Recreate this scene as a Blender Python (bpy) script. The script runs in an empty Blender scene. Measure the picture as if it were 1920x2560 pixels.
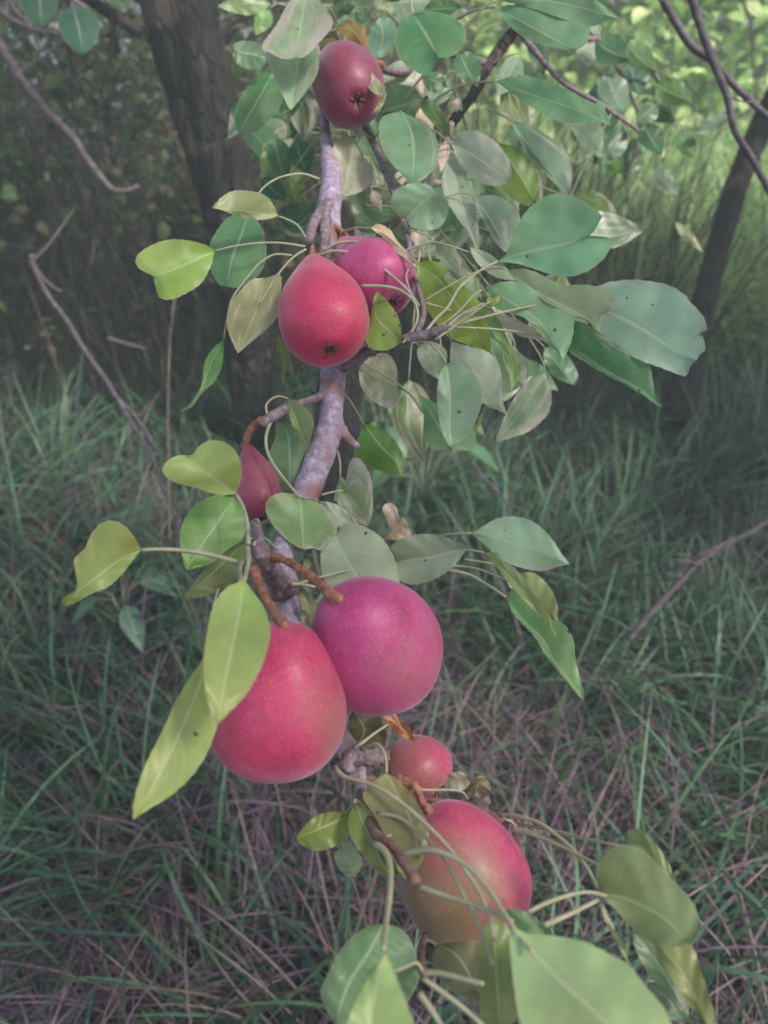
import bpy, math, random
import numpy as np
from mathutils import Vector, Matrix

R = math.radians
SC = bpy.context.scene
COL = SC.collection
random.seed(7)
rng = np.random.default_rng(11)

# ---------------------------------------------------------------- camera
CAM_H = 1.40
PITCH = 35.0
FPX = 1850.0          # focal length in photograph pixels (1920 x 2560)
cam_d = bpy.data.cameras.new('camera')
cam = bpy.data.objects.new('camera', cam_d)
COL.objects.link(cam)
cam.location = (0, 0, CAM_H)
cam.rotation_euler = (R(90 - PITCH), 0, 0)
cam_d.sensor_width = 36
cam_d.lens = 36 * FPX / 2560
cam_d.clip_start = 0.02
cam_d.clip_end = 200
cam_d.dof.use_dof = True
cam_d.dof.focus_distance = 0.56
cam_d.dof.aperture_fstop = 5.6
SC.camera = cam

# ---------------------------------------------------------------- world, sun, exposure
SUN_EL, SUN_AZ = 52.0, 118.0      # azimuth measured from +Y (view direction) towards +X
w = bpy.data.worlds.new('World')
SC.world = w
w.use_nodes = True
nt = w.node_tree
bg = nt.nodes['Background']
sky = nt.nodes.new('ShaderNodeTexSky')
sky.sky_type = 'NISHITA'
sky.sun_disc = False
sky.sun_elevation = R(SUN_EL)
sky.sun_rotation = R(SUN_AZ)
sky.dust_density = 3.0
nt.links.new(sky.outputs[0], bg.inputs[0])
bg.inputs[1].default_value = 0.15
sun_d = bpy.data.lights.new('sun', 'SUN')
sun = bpy.data.objects.new('sun', sun_d)
COL.objects.link(sun)
sun_d.energy = 3.6
sun_d.angle = R(10)
sun_d.color = (1.0, 0.95, 0.88)
sv = Vector((math.sin(R(SUN_AZ)) * math.cos(R(SUN_EL)), math.cos(R(SUN_AZ)) * math.cos(R(SUN_EL)), math.sin(R(SUN_EL))))
sun.rotation_euler = sv.to_track_quat('Z', 'Y').to_euler()
sun.location = sv * 20
SC.view_settings.view_transform = 'Standard'
SC.view_settings.look = 'None'
SC.view_settings.gamma = 1
SC.view_settings.exposure = 0.93
SC.cycles.max_bounces = 6
SC.cycles.transparent_max_bounces = 8

# ---------------------------------------------------------------- pixel helpers
cp, sp = math.cos(R(PITCH)), math.sin(R(PITCH))
FWD = Vector((0, cp, -sp)); UP = Vector((0, sp, cp)); RT = Vector((1, 0, 0))
CP = Vector((0, 0, CAM_H))

def P(x, y, d):
    return CP + FWD * d + RT * ((x - 960) / FPX * d) + UP * ((1280 - y) / FPX * d)

def G(x, y, z=0.0):
    r = FWD + RT * ((x - 960) / FPX) + UP * ((1280 - y) / FPX)
    return CP + r * ((z - CAM_H) / r.z)

def project(p):
    v = p - CP
    d = v.dot(FWD)
    return 960 + v.dot(RT) / d * FPX, 1280 - v.dot(UP) / d * FPX, d

CR = {'A1': (0, 0, .3858), 'A2': (500, 0, .3858), 'A3': (1000, 0, .5546), 'A4': (300, 440, .3858),
      'B1': (780, 440, .3858), 'B2': (1180, 440, .3858), 'B3': (380, 940, .3858), 'B4': (780, 1040, .4219),
      'B5': (100, 1240, .3858), 'C1': (480, 1380, .4219), 'C2': (700, 1700, .4219), 'C3': (1200, 1900, .3978),
      'C4': (740, 2100, .3255), 'D1': (0, 560, .3858), 'D2': (0, 1800, .4822), 'D3': (1200, 900, .452),
      'D4': (1400, 600, .3165), 'F': (0, 0, 1.1573), 'X': (0, 0, 1.0)}

def cv(key, pts):
    ox, oy, s = CR[key]
    return [(ox + p[0] * s, oy + p[1] * s) for p in pts]

def lin(c):
    out = []
    for v in c:
        v = v / 255.0
        out.append(v / 12.92 if v <= 0.04045 else ((v + 0.055) / 1.055) ** 2.4)
    return out

def catmull(pts, n):
    """resample a polyline (tuples of any size) smoothly to n points, evenly by length"""
    pts = np.array(pts, float)
    if len(pts) == 2:
        t = np.linspace(0, 1, n)[:, None]
        return pts[0] * (1 - t) + pts[1] * t
    ext = np.vstack([2 * pts[0] - pts[1], pts, 2 * pts[-1] - pts[-2]])
    out = []
    for i in range(1, len(ext) - 2):
        p0, p1, p2, p3 = ext[i - 1], ext[i], ext[i + 1], ext[i + 2]
        for t in np.linspace(0, 1, 12, endpoint=False):
            out.append(0.5 * ((2 * p1) + (-p0 + p2) * t + (2 * p0 - 5 * p1 + 4 * p2 - p3) * t * t + (-p0 + 3 * p1 - 3 * p2 + p3) * t ** 3))
    out.append(pts[-1])
    out = np.array(out)
    L = np.concatenate([[0], np.cumsum(np.linalg.norm(np.diff(out[:, :2], axis=0), axis=1))])
    if L[-1] == 0:
        L = np.linspace(0, 1, len(out))
    q = np.linspace(0, L[-1], n)
    return np.stack([np.interp(q, L, out[:, k]) for k in range(out.shape[1])], 1)

# ---------------------------------------------------------------- object helpers
def tag(o, label=None, cat=None, group=None, kind=None):
    if label: o['label'] = label
    if cat: o['category'] = cat
    if group: o['group'] = group
    if kind: o['kind'] = kind
    return o

def empty(name, loc, label, cat, group=None):
    o = bpy.data.objects.new(name, None)
    o.empty_display_size = 0.02
    COL.objects.link(o)
    o.location = loc
    return tag(o, label, cat, group)

def link(name, me, mat, parent=None, smooth=True):
    o = bpy.data.objects.new(name, me)
    COL.objects.link(o)
    if mat: me.materials.append(mat)
    if smooth:
        me.polygons.foreach_set('use_smooth', [True] * len(me.polygons))
    if parent:
        o.parent = parent
        top = parent
        off = Vector((0, 0, 0))
        while top is not None:
            off += top.location
            top = top.parent
        me.transform(Matrix.Translation(-off))
    return o

def mesh(name, verts, faces):
    me = bpy.data.meshes.new(name)
    me.from_pydata([tuple(v) for v in verts], [], faces)
    me.update()
    return me

def big_mesh(name, V, F, C=None):
    """numpy mesh: V (n,3), F (m,4) quads, C per-vertex colour (n,3)"""
    me = bpy.data.meshes.new(name)
    me.vertices.add(len(V))
    me.vertices.foreach_set('co', V.astype(np.float32).ravel())
    k = F.shape[1]
    me.loops.add(F.size)
    me.loops.foreach_set('vertex_index', F.astype(np.int32).ravel())
    me.polygons.add(len(F))
    me.polygons.foreach_set('loop_start', np.arange(0, F.size, k, dtype=np.int32))
    me.polygons.foreach_set('loop_total', np.full(len(F), k, dtype=np.int32))
    me.update(calc_edges=True)
    if C is not None:
        ca = me.color_attributes.new('tint', 'FLOAT_COLOR', 'POINT')
        ca.data.foreach_set('color', np.hstack([C, np.ones((len(C), 1))]).astype(np.float32).ravel())
    return me

def tube_geo(pts, rad, seg=10, bump=0.0, V=None, Fc=None, seed=0):
    """swept tube through world points; rad list; returns verts, faces"""
    V = [] if V is None else V
    Fc = [] if Fc is None else Fc
    rr = random.Random(seed)
    base = len(V)
    n = len(pts)
    prev = None
    for i in range(n):
        a = pts[max(i - 1, 0)]; b = pts[min(i + 1, n - 1)]
        t = (b - a)
        t = t.normalized() if t.length > 1e-9 else Vector((0, 0, 1))
        if prev is None:
            u = t.orthogonal().normalized()
        else:
            u = (prev - t * prev.dot(t))
            u = u.normalized() if u.length > 1e-6 else t.orthogonal().normalized()
        prev = u
        v = t.cross(u)
        for k in range(seg):
            an = 2 * math.pi * k / seg
            r = rad[i] * (1 + bump * (rr.random() - .5) * 2)
            V.append(pts[i] + u * math.cos(an) * r + v * math.sin(an) * r)
    for i in range(n - 1):
        for k in range(seg):
            k2 = (k + 1) % seg
            Fc.append((base + i * seg + k, base + i * seg + k2, base + (i + 1) * seg + k2, base + (i + 1) * seg + k))
    Fc.append(tuple(base + k for k in reversed(range(seg))))
    Fc.append(tuple(base + (n - 1) * seg + k for k in range(seg)))
    return V, Fc

def pix_path(key, pts, d, n):
    """pts (x,y) crop or (x,y,depth); d = (d0,d1) or None"""
    ox, oy, s = CR[key]
    m = len(pts)
    L = [0]
    for i in range(1, m):
        L.append(L[-1] + math.hypot(pts[i][0] - pts[i - 1][0], pts[i][1] - pts[i - 1][1]))
    full = []
    for i, p in enumerate(pts):
        dd = p[2] if len(p) > 2 else d[0] + (d[1] - d[0]) * (L[i] / L[-1] if L[-1] else 0)
        full.append((ox + p[0] * s, oy + p[1] * s, dd))
    q = catmull(full, n)
    return [P(*row) for row in q]

# ---------------------------------------------------------------- materials
def newmat(name):
    m = bpy.data.materials.new(name)
    m.use_nodes = True
    nt = m.node_tree
    for n in list(nt.nodes): nt.nodes.remove(n)
    out = nt.nodes.new('ShaderNodeOutputMaterial')
    return m, nt, out

def N(nt, t, **kw):
    n = nt.nodes.new('ShaderNode' + t)
    for k, v in kw.items(): setattr(n, k, v)
    return n

def ramp(nt, stops):
    r = N(nt, 'ValToRGB')
    e = r.color_ramp.elements
    while len(e) > 1: e.remove(e[0])
    e[0].position = stops[0][0]; e[0].color = (*stops[0][1], 1)
    for p, c in stops[1:]:
        x = e.new(p); x.color = (*c, 1)
    return r

def mixc(nt, blend='MIX', fac=0.5):
    m = N(nt, 'Mix', data_type='RGBA', blend_type=blend)
    m.inputs[0].default_value = fac
    return m

def math_(nt, op, a=None, b=None, clamp=False):
    m = N(nt, 'Math', operation=op, use_clamp=clamp)
    for i, v in enumerate((a, b)):
        if v is None: continue
        if isinstance(v, (int, float)): m.inputs[i].default_value = v
        else: nt.links.new(v, m.inputs[i])
    return m.outputs[0]

def leaf_material():
    m, nt, out = newmat('pear_leaf')
    L = nt.links.new
    oi = N(nt, 'ObjectInfo')
    uv = N(nt, 'UVMap'); uv.uv_map = 'UVMap'
    sep = N(nt, 'SeparateXYZ'); L(uv.outputs[0], sep.inputs[0])
    au = math_(nt, 'ABSOLUTE', math_(nt, 'SUBTRACT', sep.outputs[0], 0.5))       # 0 midrib .. .5 edge
    v = sep.outputs[1]
    tc = N(nt, 'TexCoord')
    # broad mottling
    n1 = N(nt, 'TexNoise'); n1.inputs['Scale'].default_value = 38; n1.inputs['Detail'].default_value = 4
    L(tc.outputs['Object'], n1.inputs['Vector'])
    base = N(nt, 'HueSaturation')
    L(oi.outputs['Color'], base.inputs['Color'])
    mr = N(nt, 'MapRange'); mr.inputs[1].default_value = .3; mr.inputs[2].default_value = .7
    mr.inputs[3].default_value = .78; mr.inputs[4].default_value = 1.22
    L(n1.outputs[0], mr.inputs[0]); L(mr.outputs[0], base.inputs['Value'])
    n1b = N(nt, 'TexNoise'); n1b.inputs['Scale'].default_value = 22
    L(tc.outputs['Object'], n1b.inputs['Vector'])
    mr2 = N(nt, 'MapRange'); mr2.inputs[1].default_value = .3; mr2.inputs[2].default_value = .7
    mr2.inputs[3].default_value = .48; mr2.inputs[4].default_value = .52
    L(n1b.outputs[0], mr2.inputs[0]); L(mr2.outputs[0], base.inputs['Hue'])
    # side veins
    vv = math_(nt, 'SUBTRACT', v, math_(nt, 'MULTIPLY', au, 0.45))
    wv = math_(nt, 'SINE', math_(nt, 'MULTIPLY', vv, 85.0))
    vein = math_(nt, 'MULTIPLY', math_(nt, 'POWER', math_(nt, 'MAXIMUM', wv, 0.0), 8.0), 0.14)
    mid = math_(nt, 'LESS_THAN', au, math_(nt, 'SUBTRACT', 0.03, math_(nt, 'MULTIPLY', v, 0.014)))
    c1 = mixc(nt); L(vein, c1.inputs[0]); L(base.outputs[0], c1.inputs[6])
    lighter = mixc(nt, 'MIX', .5); L(base.outputs[0], lighter.inputs[6]); lighter.inputs[7].default_value = (.62, .66, .42, 1)
    L(lighter.outputs[2], c1.inputs[7])
    c2 = mixc(nt); L(math_(nt, 'MULTIPLY', mid, .75), c2.inputs[0]); L(c1.outputs[2], c2.inputs[6]); L(lighter.outputs[2], c2.inputs[7])
    # edge: a thin pale rim
    rim = math_(nt, 'MULTIPLY', math_(nt, 'GREATER_THAN', au, 0.485), .45)
    c3 = mixc(nt); L(rim, c3.inputs[0]); L(c2.outputs[2], c3.inputs[6]); c3.inputs[7].default_value = (.42, .38, .25, 1)
    # pale patches, part scorched, part painted sky sheen: amount from a leaf property
    at = N(nt, 'Attribute', attribute_type='OBJECT', attribute_name='scorch_sheen')
    mp = N(nt, 'Mapping'); L(uv.outputs[0], mp.inputs[0]); mp.inputs['Scale'].default_value = (7, 2.2, 1)
    addr = N(nt, 'VectorMath', operation='ADD'); L(mp.outputs[0], addr.inputs[0])
    comb = N(nt, 'CombineXYZ'); L(math_(nt, 'MULTIPLY', oi.outputs['Random'], 37.0), comb.inputs[0]); L(math_(nt, 'MULTIPLY', oi.outputs['Random'], 91.0), comb.inputs[2])
    L(comb.outputs[0], addr.inputs[1])
    n2 = N(nt, 'TexNoise'); n2.inputs['Scale'].default_value = 1.0; n2.inputs['Detail'].default_value = 6; n2.inputs['Roughness'].default_value = .6
    L(addr.outputs[0], n2.inputs['Vector'])
    th = math_(nt, 'ADD', math_(nt, 'ADD', n2.outputs[0], math_(nt, 'MULTIPLY', au, .25)), math_(nt, 'MULTIPLY', v, .1))
    sc = math_(nt, 'MULTIPLY', math_(nt, 'SUBTRACT', th, math_(nt, 'SUBTRACT', .76, math_(nt, 'MULTIPLY', at.outputs['Fac'], .36))), 7.0, True)
    sc = math_(nt, 'MULTIPLY', sc, math_(nt, 'MULTIPLY', math_(nt, 'GREATER_THAN', at.outputs['Fac'], .01), .8))
    c4 = mixc(nt); L(sc, c4.inputs[0]); L(c3.outputs[2], c4.inputs[6]); c4.inputs[7].default_value = (.55, .45, .40, 1)
    # tiny brown spots
    vo = N(nt, 'TexVoronoi'); vo.inputs['Scale'].default_value = 95; L(tc.outputs['Object'], vo.inputs['Vector'])
    n3 = N(nt, 'TexNoise'); n3.inputs['Scale'].default_value = 60; L(tc.outputs['Object'], n3.inputs['Vector'])
    spot = math_(nt, 'MULTIPLY', math_(nt, 'LESS_THAN', vo.outputs['Distance'], .16), math_(nt, 'GREATER_THAN', n3.outputs[0], .62))
    c5 = mixc(nt); L(math_(nt, 'MULTIPLY', spot, .8), c5.inputs[0]); L(c4.outputs[2], c5.inputs[6]); c5.inputs[7].default_value = (.07, .035, .025, 1)
    pb = N(nt, 'BsdfPrincipled')
    L(c5.outputs[2], pb.inputs['Base Color'])
    pb.inputs['Roughness'].default_value = .38
    pb.inputs['Specular IOR Level'].default_value = .6
    bp = N(nt, 'Bump'); bp.inputs['Strength'].default_value = .35; bp.inputs['Distance'].default_value = .0006
    hh = math_(nt, 'ADD', math_(nt, 'MULTIPLY', vein, -2.0), math_(nt, 'MULTIPLY', n1.outputs[0], 1.0))
    L(hh, bp.inputs['Height']); L(bp.outputs[0], pb.inputs['Normal'])
    tl = N(nt, 'BsdfTranslucent')
    hs = N(nt, 'HueSaturation'); hs.inputs['Saturation'].default_value = 1.25; hs.inputs['Value'].default_value = 1.25; hs.inputs['Hue'].default_value = .485
    L(c5.outputs[2], hs.inputs['Color']); L(hs.outputs[0], tl.inputs[0])
    mx = N(nt, 'MixShader'); mx.inputs[0].default_value = .33
    L(pb.outputs[0], mx.inputs[1]); L(tl.outputs[0], mx.inputs[2])
    L(mx.outputs[0], out.inputs[0])
    return m

def tint_material(name, rough=.6, trans=.25, spec=.3, noise=60):
    m, nt, out = newmat(name)
    L = nt.links.new
    at = N(nt, 'Attribute', attribute_name='tint')
    tc = N(nt, 'TexCoord')
    n1 = N(nt, 'TexNoise'); n1.inputs['Scale'].default_value = noise; L(tc.outputs['Object'], n1.inputs['Vector'])
    mr = N(nt, 'MapRange'); mr.inputs[1].default_value = .3; mr.inputs[2].default_value = .7; mr.inputs[3].default_value = .8; mr.inputs[4].default_value = 1.2
    L(n1.outputs[0], mr.inputs[0])
    hs = N(nt, 'HueSaturation'); L(at.outputs['Color'], hs.inputs['Color']); L(mr.outputs[0], hs.inputs['Value'])
    pb = N(nt, 'BsdfPrincipled'); L(hs.outputs[0], pb.inputs['Base Color'])
    pb.inputs['Roughness'].default_value = rough; pb.inputs['Specular IOR Level'].default_value = spec
    if trans:
        tl = N(nt, 'BsdfTranslucent'); L(hs.outputs[0], tl.inputs[0])
        mx = N(nt, 'MixShader'); mx.inputs[0].default_value = trans
        L(pb.outputs[0], mx.inputs[1]); L(tl.outputs[0], mx.inputs[2]); L(mx.outputs[0], out.inputs[0])
    else:
        L(pb.outputs[0], out.inputs[0])
    return m

def bark_material(name, c_dark, c_mid, c_light, scale=60, stretch=(1, 1, 1), bump=.001, rough=.75, ringed=False, rust=None):
    m, nt, out = newmat(name)
    L = nt.links.new
    tc = N(nt, 'TexCoord')
    mp = N(nt, 'Mapping'); L(tc.outputs['Object'], mp.inputs[0]); mp.inputs['Scale'].default_value = stretch
    n1 = N(nt, 'TexNoise'); n1.inputs['Scale'].default_value = scale; n1.inputs['Detail'].default_value = 8; n1.inputs['Roughness'].default_value = .65
    L(mp.outputs[0], n1.inputs['Vector'])
    r = ramp(nt, [(.3, c_dark), (.5, c_mid), (.68, c_light)]); L(n1.outputs[0], r.inputs[0])
    col = r.outputs[0]
    n4 = N(nt, 'TexNoise'); n4.inputs['Scale'].default_value = scale * .25; n4.inputs['Detail'].default_value = 3
    L(tc.outputs['Object'], n4.inputs['Vector'])
    if rust:
        c = mixc(nt); r2 = ramp(nt, [(.5, (0, 0, 0)), (.66, (1, 1, 1))]); L(n4.outputs[0], r2.inputs[0])
        L(r2.outputs[0], c.inputs[0]); L(col, c.inputs[6]); c.inputs[7].default_value = (*rust, 1)
        col = c.outputs[2]
    vo = N(nt, 'TexVoronoi'); vo.inputs['Scale'].default_value = scale * 3.2; L(tc.outputs['Object'], vo.inputs['Vector'])
    dots = math_(nt, 'MULTIPLY', math_(nt, 'LESS_THAN', vo.outputs['Distance'], .2), .45)
    c = mixc(nt); L(dots, c.inputs[0]); L(col, c.inputs[6]); c.inputs[7].default_value = (*c_dark, 1)
    col = c.outputs[2]
    pb = N(nt, 'BsdfPrincipled'); L(col, pb.inputs['Base Color'])
    pb.inputs['Roughness'].default_value = rough; pb.inputs['Specular IOR Level'].default_value = .35
    bp = N(nt, 'Bump'); bp.inputs['Strength'].default_value = .8; bp.inputs['Distance'].default_value = bump
    L(n1.outputs[0], bp.inputs['Height']); L(bp.outputs[0], pb.inputs['Normal'])
    L(pb.outputs[0], out.inputs[0])
    return m

def pear_material():
    """red blush over a green-russet ground; local +Z is the stem end; the green cheek is on local +X"""
    m, nt, out = newmat('pear_skin')
    L = nt.links.new
    tc = N(nt, 'TexCoord')
    sep = N(nt, 'SeparateXYZ'); L(tc.outputs['Object'], sep.inputs[0])
    oi = N(nt, 'ObjectInfo')
    at = N(nt, 'Attribute', attribute_type='OBJECT', attribute_name='green_cheek')
    n1 = N(nt, 'TexNoise'); n1.inputs['Scale'].default_value = 32; n1.inputs['Detail'].default_value = 5
    L(tc.outputs['Object'], n1.inputs['Vector'])
    blush = math_(nt, 'ADD', math_(nt, 'MULTIPLY', sep.outputs[0], 22.0), math_(nt, 'MULTIPLY', math_(nt, 'SUBTRACT', n1.outputs[0], .5), 1.6))
    g = math_(nt, 'ADD', blush, math_(nt, 'SUBTRACT', math_(nt, 'MULTIPLY', at.outputs['Fac'], 1.6), 1.0), True)
    redr = ramp(nt, [(.3, (.32, .020, .062)), (.5, (.46, .038, .13)), (.7, (.54, .075, .165))]); 
    n2 = N(nt, 'TexNoise'); n2.inputs['Scale'].default_value = 38; n2.inputs['Detail'].default_value = 8; n2.inputs['Roughness'].default_value = .68; L(tc.outputs['Object'], n2.inputs['Vector'])
    L(n2.outputs[0], redr.inputs[0])
    tintc = mixc(nt, 'MULTIPLY', 1.0); L(redr.outputs[0], tintc.inputs[6]); L(oi.outputs['Color'], tintc.inputs[7])
    c1 = mixc(nt); L(g, c1.inputs[0]); L(tintc.outputs[2], c1.inputs[6]); c1.inputs[7].default_value = (.22, .14, .065, 1)
    vo = N(nt, 'TexVoronoi'); vo.inputs['Scale'].default_value = 520; L(tc.outputs['Object'], vo.inputs['Vector'])
    dot = math_(nt, 'MULTIPLY', math_(nt, 'LESS_THAN', vo.outputs['Distance'], .25), .24)
    c2 = mixc(nt); L(dot, c2.inputs[0]); L(c1.outputs[2], c2.inputs[6]); c2.inputs[7].default_value = (.75, .38, .32, 1)
    # blemishes
    n3 = N(nt, 'TexNoise'); n3.inputs['Scale'].default_value = 75; n3.inputs['Detail'].default_value = 6; L(tc.outputs['Object'], n3.inputs['Vector'])
    bl = ramp(nt, [(.60, (0, 0, 0)), (.70, (1, 1, 1))]); L(n3.outputs[0], bl.inputs[0])
    c3 = mixc(nt); L(math_(nt, 'MULTIPLY', bl.outputs[0], .3), c3.inputs[0]); L(c2.outputs[2], c3.inputs[6]); c3.inputs[7].default_value = (.12, .02, .03, 1)
    pb = N(nt, 'BsdfPrincipled'); L(c3.outputs[2], pb.inputs['Base Color'])
    pb.inputs['Roughness'].default_value = .5; pb.inputs['Specular IOR Level'].default_value = .42
    pb.inputs['Subsurface Weight'].default_value = .0
    pb.inputs['Coat Weight'].default_value = .22; pb.inputs['Coat Roughness'].default_value = .34
    pb.inputs['Sheen Weight'].default_value = .35; pb.inputs['Sheen Roughness'].default_value = .45
    pb.inputs['Sheen Tint'].default_value = (.95, .8, 1, 1)
    bp = N(nt, 'Bump'); bp.inputs['Strength'].default_value = .4; bp.inputs['Distance'].default_value = .0006
    L(math_(nt, 'ADD', n3.outputs[0], math_(nt, 'MULTIPLY', vo.outputs['Distance'], .6)), bp.inputs['Height']); L(bp.outputs[0], pb.inputs['Normal'])
    L(pb.outputs[0], out.inputs[0])
    return m

def plain_noise(name, a, b, scale=80, rough=.6, bump=.0003):
    m, nt, out = newmat(name)
    L = nt.links.new
    tc = N(nt, 'TexCoord')
    n1 = N(nt, 'TexNoise'); n1.inputs['Scale'].default_value = scale; n1.inputs['Detail'].default_value = 6
    L(tc.outputs['Object'], n1.inputs['Vector'])
    r = ramp(nt, [(.35, a), (.65, b)]); L(n1.outputs[0], r.inputs[0])
    pb = N(nt, 'BsdfPrincipled'); L(r.outputs[0], pb.inputs['Base Color']); pb.inputs['Roughness'].default_value = rough
    bp = N(nt, 'Bump'); bp.inputs['Distance'].default_value = bump; bp.inputs['Strength'].default_value = .6
    L(n1.outputs[0], bp.inputs['Height']); L(bp.outputs[0], pb.inputs['Normal'])
    L(pb.outputs[0], out.inputs[0])
    return m

M_LEAF = leaf_material()
M_STALK = plain_noise('leaf_stalk', (.30, .30, .17), (.42, .38, .26), 90, .5)
M_WOOD = bark_material('young_bark', (.17, .12, .17), (.34, .26, .34), (.56, .48, .58), 150, (1, 1, 1), .0022, .7, rust=(.26, .13, .10))
M_SPUR = bark_material('spur_bark', (.11, .08, .085), (.22, .155, .165), (.38, .31, .34), 220, (1, 1, 1), .002, .85)
M_SHOOT = bark_material('shoot_bark', (.12, .06, .05), (.20, .11, .09), (.28, .19, .16), 200, (1, 1, 1), .0005, .6)
M_STEM = plain_noise('pear_stem', (.20, .065, .04), (.40, .18, .11), 240, .65, .0012)
M_PEAR = pear_material()
M_CALYX = plain_noise('calyx', (.06, .03, .03), (.20, .12, .10), 500, .8)
def old_bark():
    m, nt, out = newmat('old_bark')
    L = nt.links.new
    tc = N(nt, 'TexCoord')
    mp = N(nt, 'Mapping'); L(tc.outputs['Object'], mp.inputs[0]); mp.inputs['Scale'].default_value = (1, 1, .28)
    wob = N(nt, 'TexNoise'); wob.inputs['Scale'].default_value = 14; L(mp.outputs[0], wob.inputs['Vector'])
    ad = N(nt, 'VectorMath', operation='MULTIPLY_ADD'); L(wob.outputs['Color'], ad.inputs[0]); ad.inputs[1].default_value = (.16, .16, .16); L(mp.outputs[0], ad.inputs[2])
    vo = N(nt, 'TexVoronoi', feature='DISTANCE_TO_EDGE'); vo.inputs['Scale'].default_value = 34; L(ad.outputs[0], vo.inputs['Vector'])
    crack = ramp(nt, [(.0, (.35, .35, .35)), (.2, (1, 1, 1))]); L(vo.outputs['Distance'], crack.inputs[0])
    n1 = N(nt, 'TexNoise'); n1.inputs['Scale'].default_value = 60; n1.inputs['Detail'].default_value = 9; n1.inputs['Roughness'].default_value = .7; L(mp.outputs[0], n1.inputs['Vector'])
    plate = ramp(nt, [(.3, (.014, .017, .015)), (.55, (.032, .033, .030)), (.75, (.075, .068, .062))]); L(n1.outputs[0], plate.inputs[0])
    c = mixc(nt); L(crack.outputs[0], c.inputs[0]); c.inputs[6].default_value = (.010, .010, .010, 1); L(plate.outputs[0], c.inputs[7])
    n2 = N(nt, 'TexNoise'); n2.inputs['Scale'].default_value = 5.5; n2.inputs['Detail'].default_value = 6; L(tc.outputs['Object'], n2.inputs['Vector'])
    fl = ramp(nt, [(.56, (0, 0, 0)), (.64, (1, 1, 1))]); L(n2.outputs[0], fl.inputs[0])
    c2 = mixc(nt); L(math_(nt, 'MULTIPLY', fl.outputs[0], .7), c2.inputs[0]); L(c.outputs[2], c2.inputs[6]); c2.inputs[7].default_value = (.16, .12, .105, 1)
    pb = N(nt, 'BsdfPrincipled'); L(c2.outputs[2], pb.inputs['Base Color']); pb.inputs['Roughness'].default_value = .92; pb.inputs['Specular IOR Level'].default_value = .2
    bp = N(nt, 'Bump'); bp.inputs['Strength'].default_value = 1; bp.inputs['Distance'].default_value = .012
    L(math_(nt, 'ADD', crack.outputs[0], math_(nt, 'MULTIPLY', n1.outputs[0], .6)), bp.inputs['Height']); L(bp.outputs[0], pb.inputs['Normal'])
    L(pb.outputs[0], out.inputs[0])
    return m
M_TRUNK = old_bark()
M_TWIG = bark_material('dead_twig', (.045, .036, .042), (.09, .07, .082), (.16, .13, .145), 60, (1, 1, 1), .002, .85)
M_GRASS = tint_material('grass_blade', .5, .3, .4)
M_DRY = tint_material('dry_blade', .7, .2, .25)
M_WEED = tint_material('weed_leaf', .5, .4, .35, 25)
M_GROUND = plain_noise('soil', (.018, .02, .014), (.05, .045, .035), 18, .95, .01)

# ---------------------------------------------------------------- ground
def ground_h(x, y):
    return 0.035 * np.sin(x * 2.1 + 1) * np.cos(y * 1.7) + 0.02 * np.sin(x * 5.3 + y * 4.1)

def make_ground():
    xs = np.concatenate([np.linspace(-30, -5, 8), np.linspace(-4.5, 4.5, 60), np.linspace(5, 30, 8)])
    ys = np.concatenate([np.linspace(-30, -2.5, 8), np.linspace(-2, 8, 70), np.linspace(9, 30, 8)])
    X, Y = np.meshgrid(xs, ys)
    Z = ground_h(X, Y) * np.exp(-((X / 8) ** 2 + (Y / 10) ** 2))
    V = np.stack([X.ravel(), Y.ravel(), Z.ravel()], 1)
    nx = len(xs); ny = len(ys)
    i = np.arange(ny - 1)[:, None] * nx + np.arange(nx - 1)[None]
    i = i.ravel()
    Fq = np.stack([i, i + 1, i + nx + 1, i + nx], 1)
    me = big_mesh('ground', V, Fq)
    o = link('ground', me, M_GROUND)
    tag(o, 'dark soil under the grass', None, None, 'structure')
make_ground()

# ---------------------------------------------------------------- blades
def noise2(x, y, s, seed=0):
    return (np.sin(x * s + seed) * np.cos(y * s * 1.3 + seed * 2.1) + np.sin((x + y) * s * .63 + seed * 3.3) + np.cos((x * .8 - y) * s * 1.9 + seed)) / 3

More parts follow.
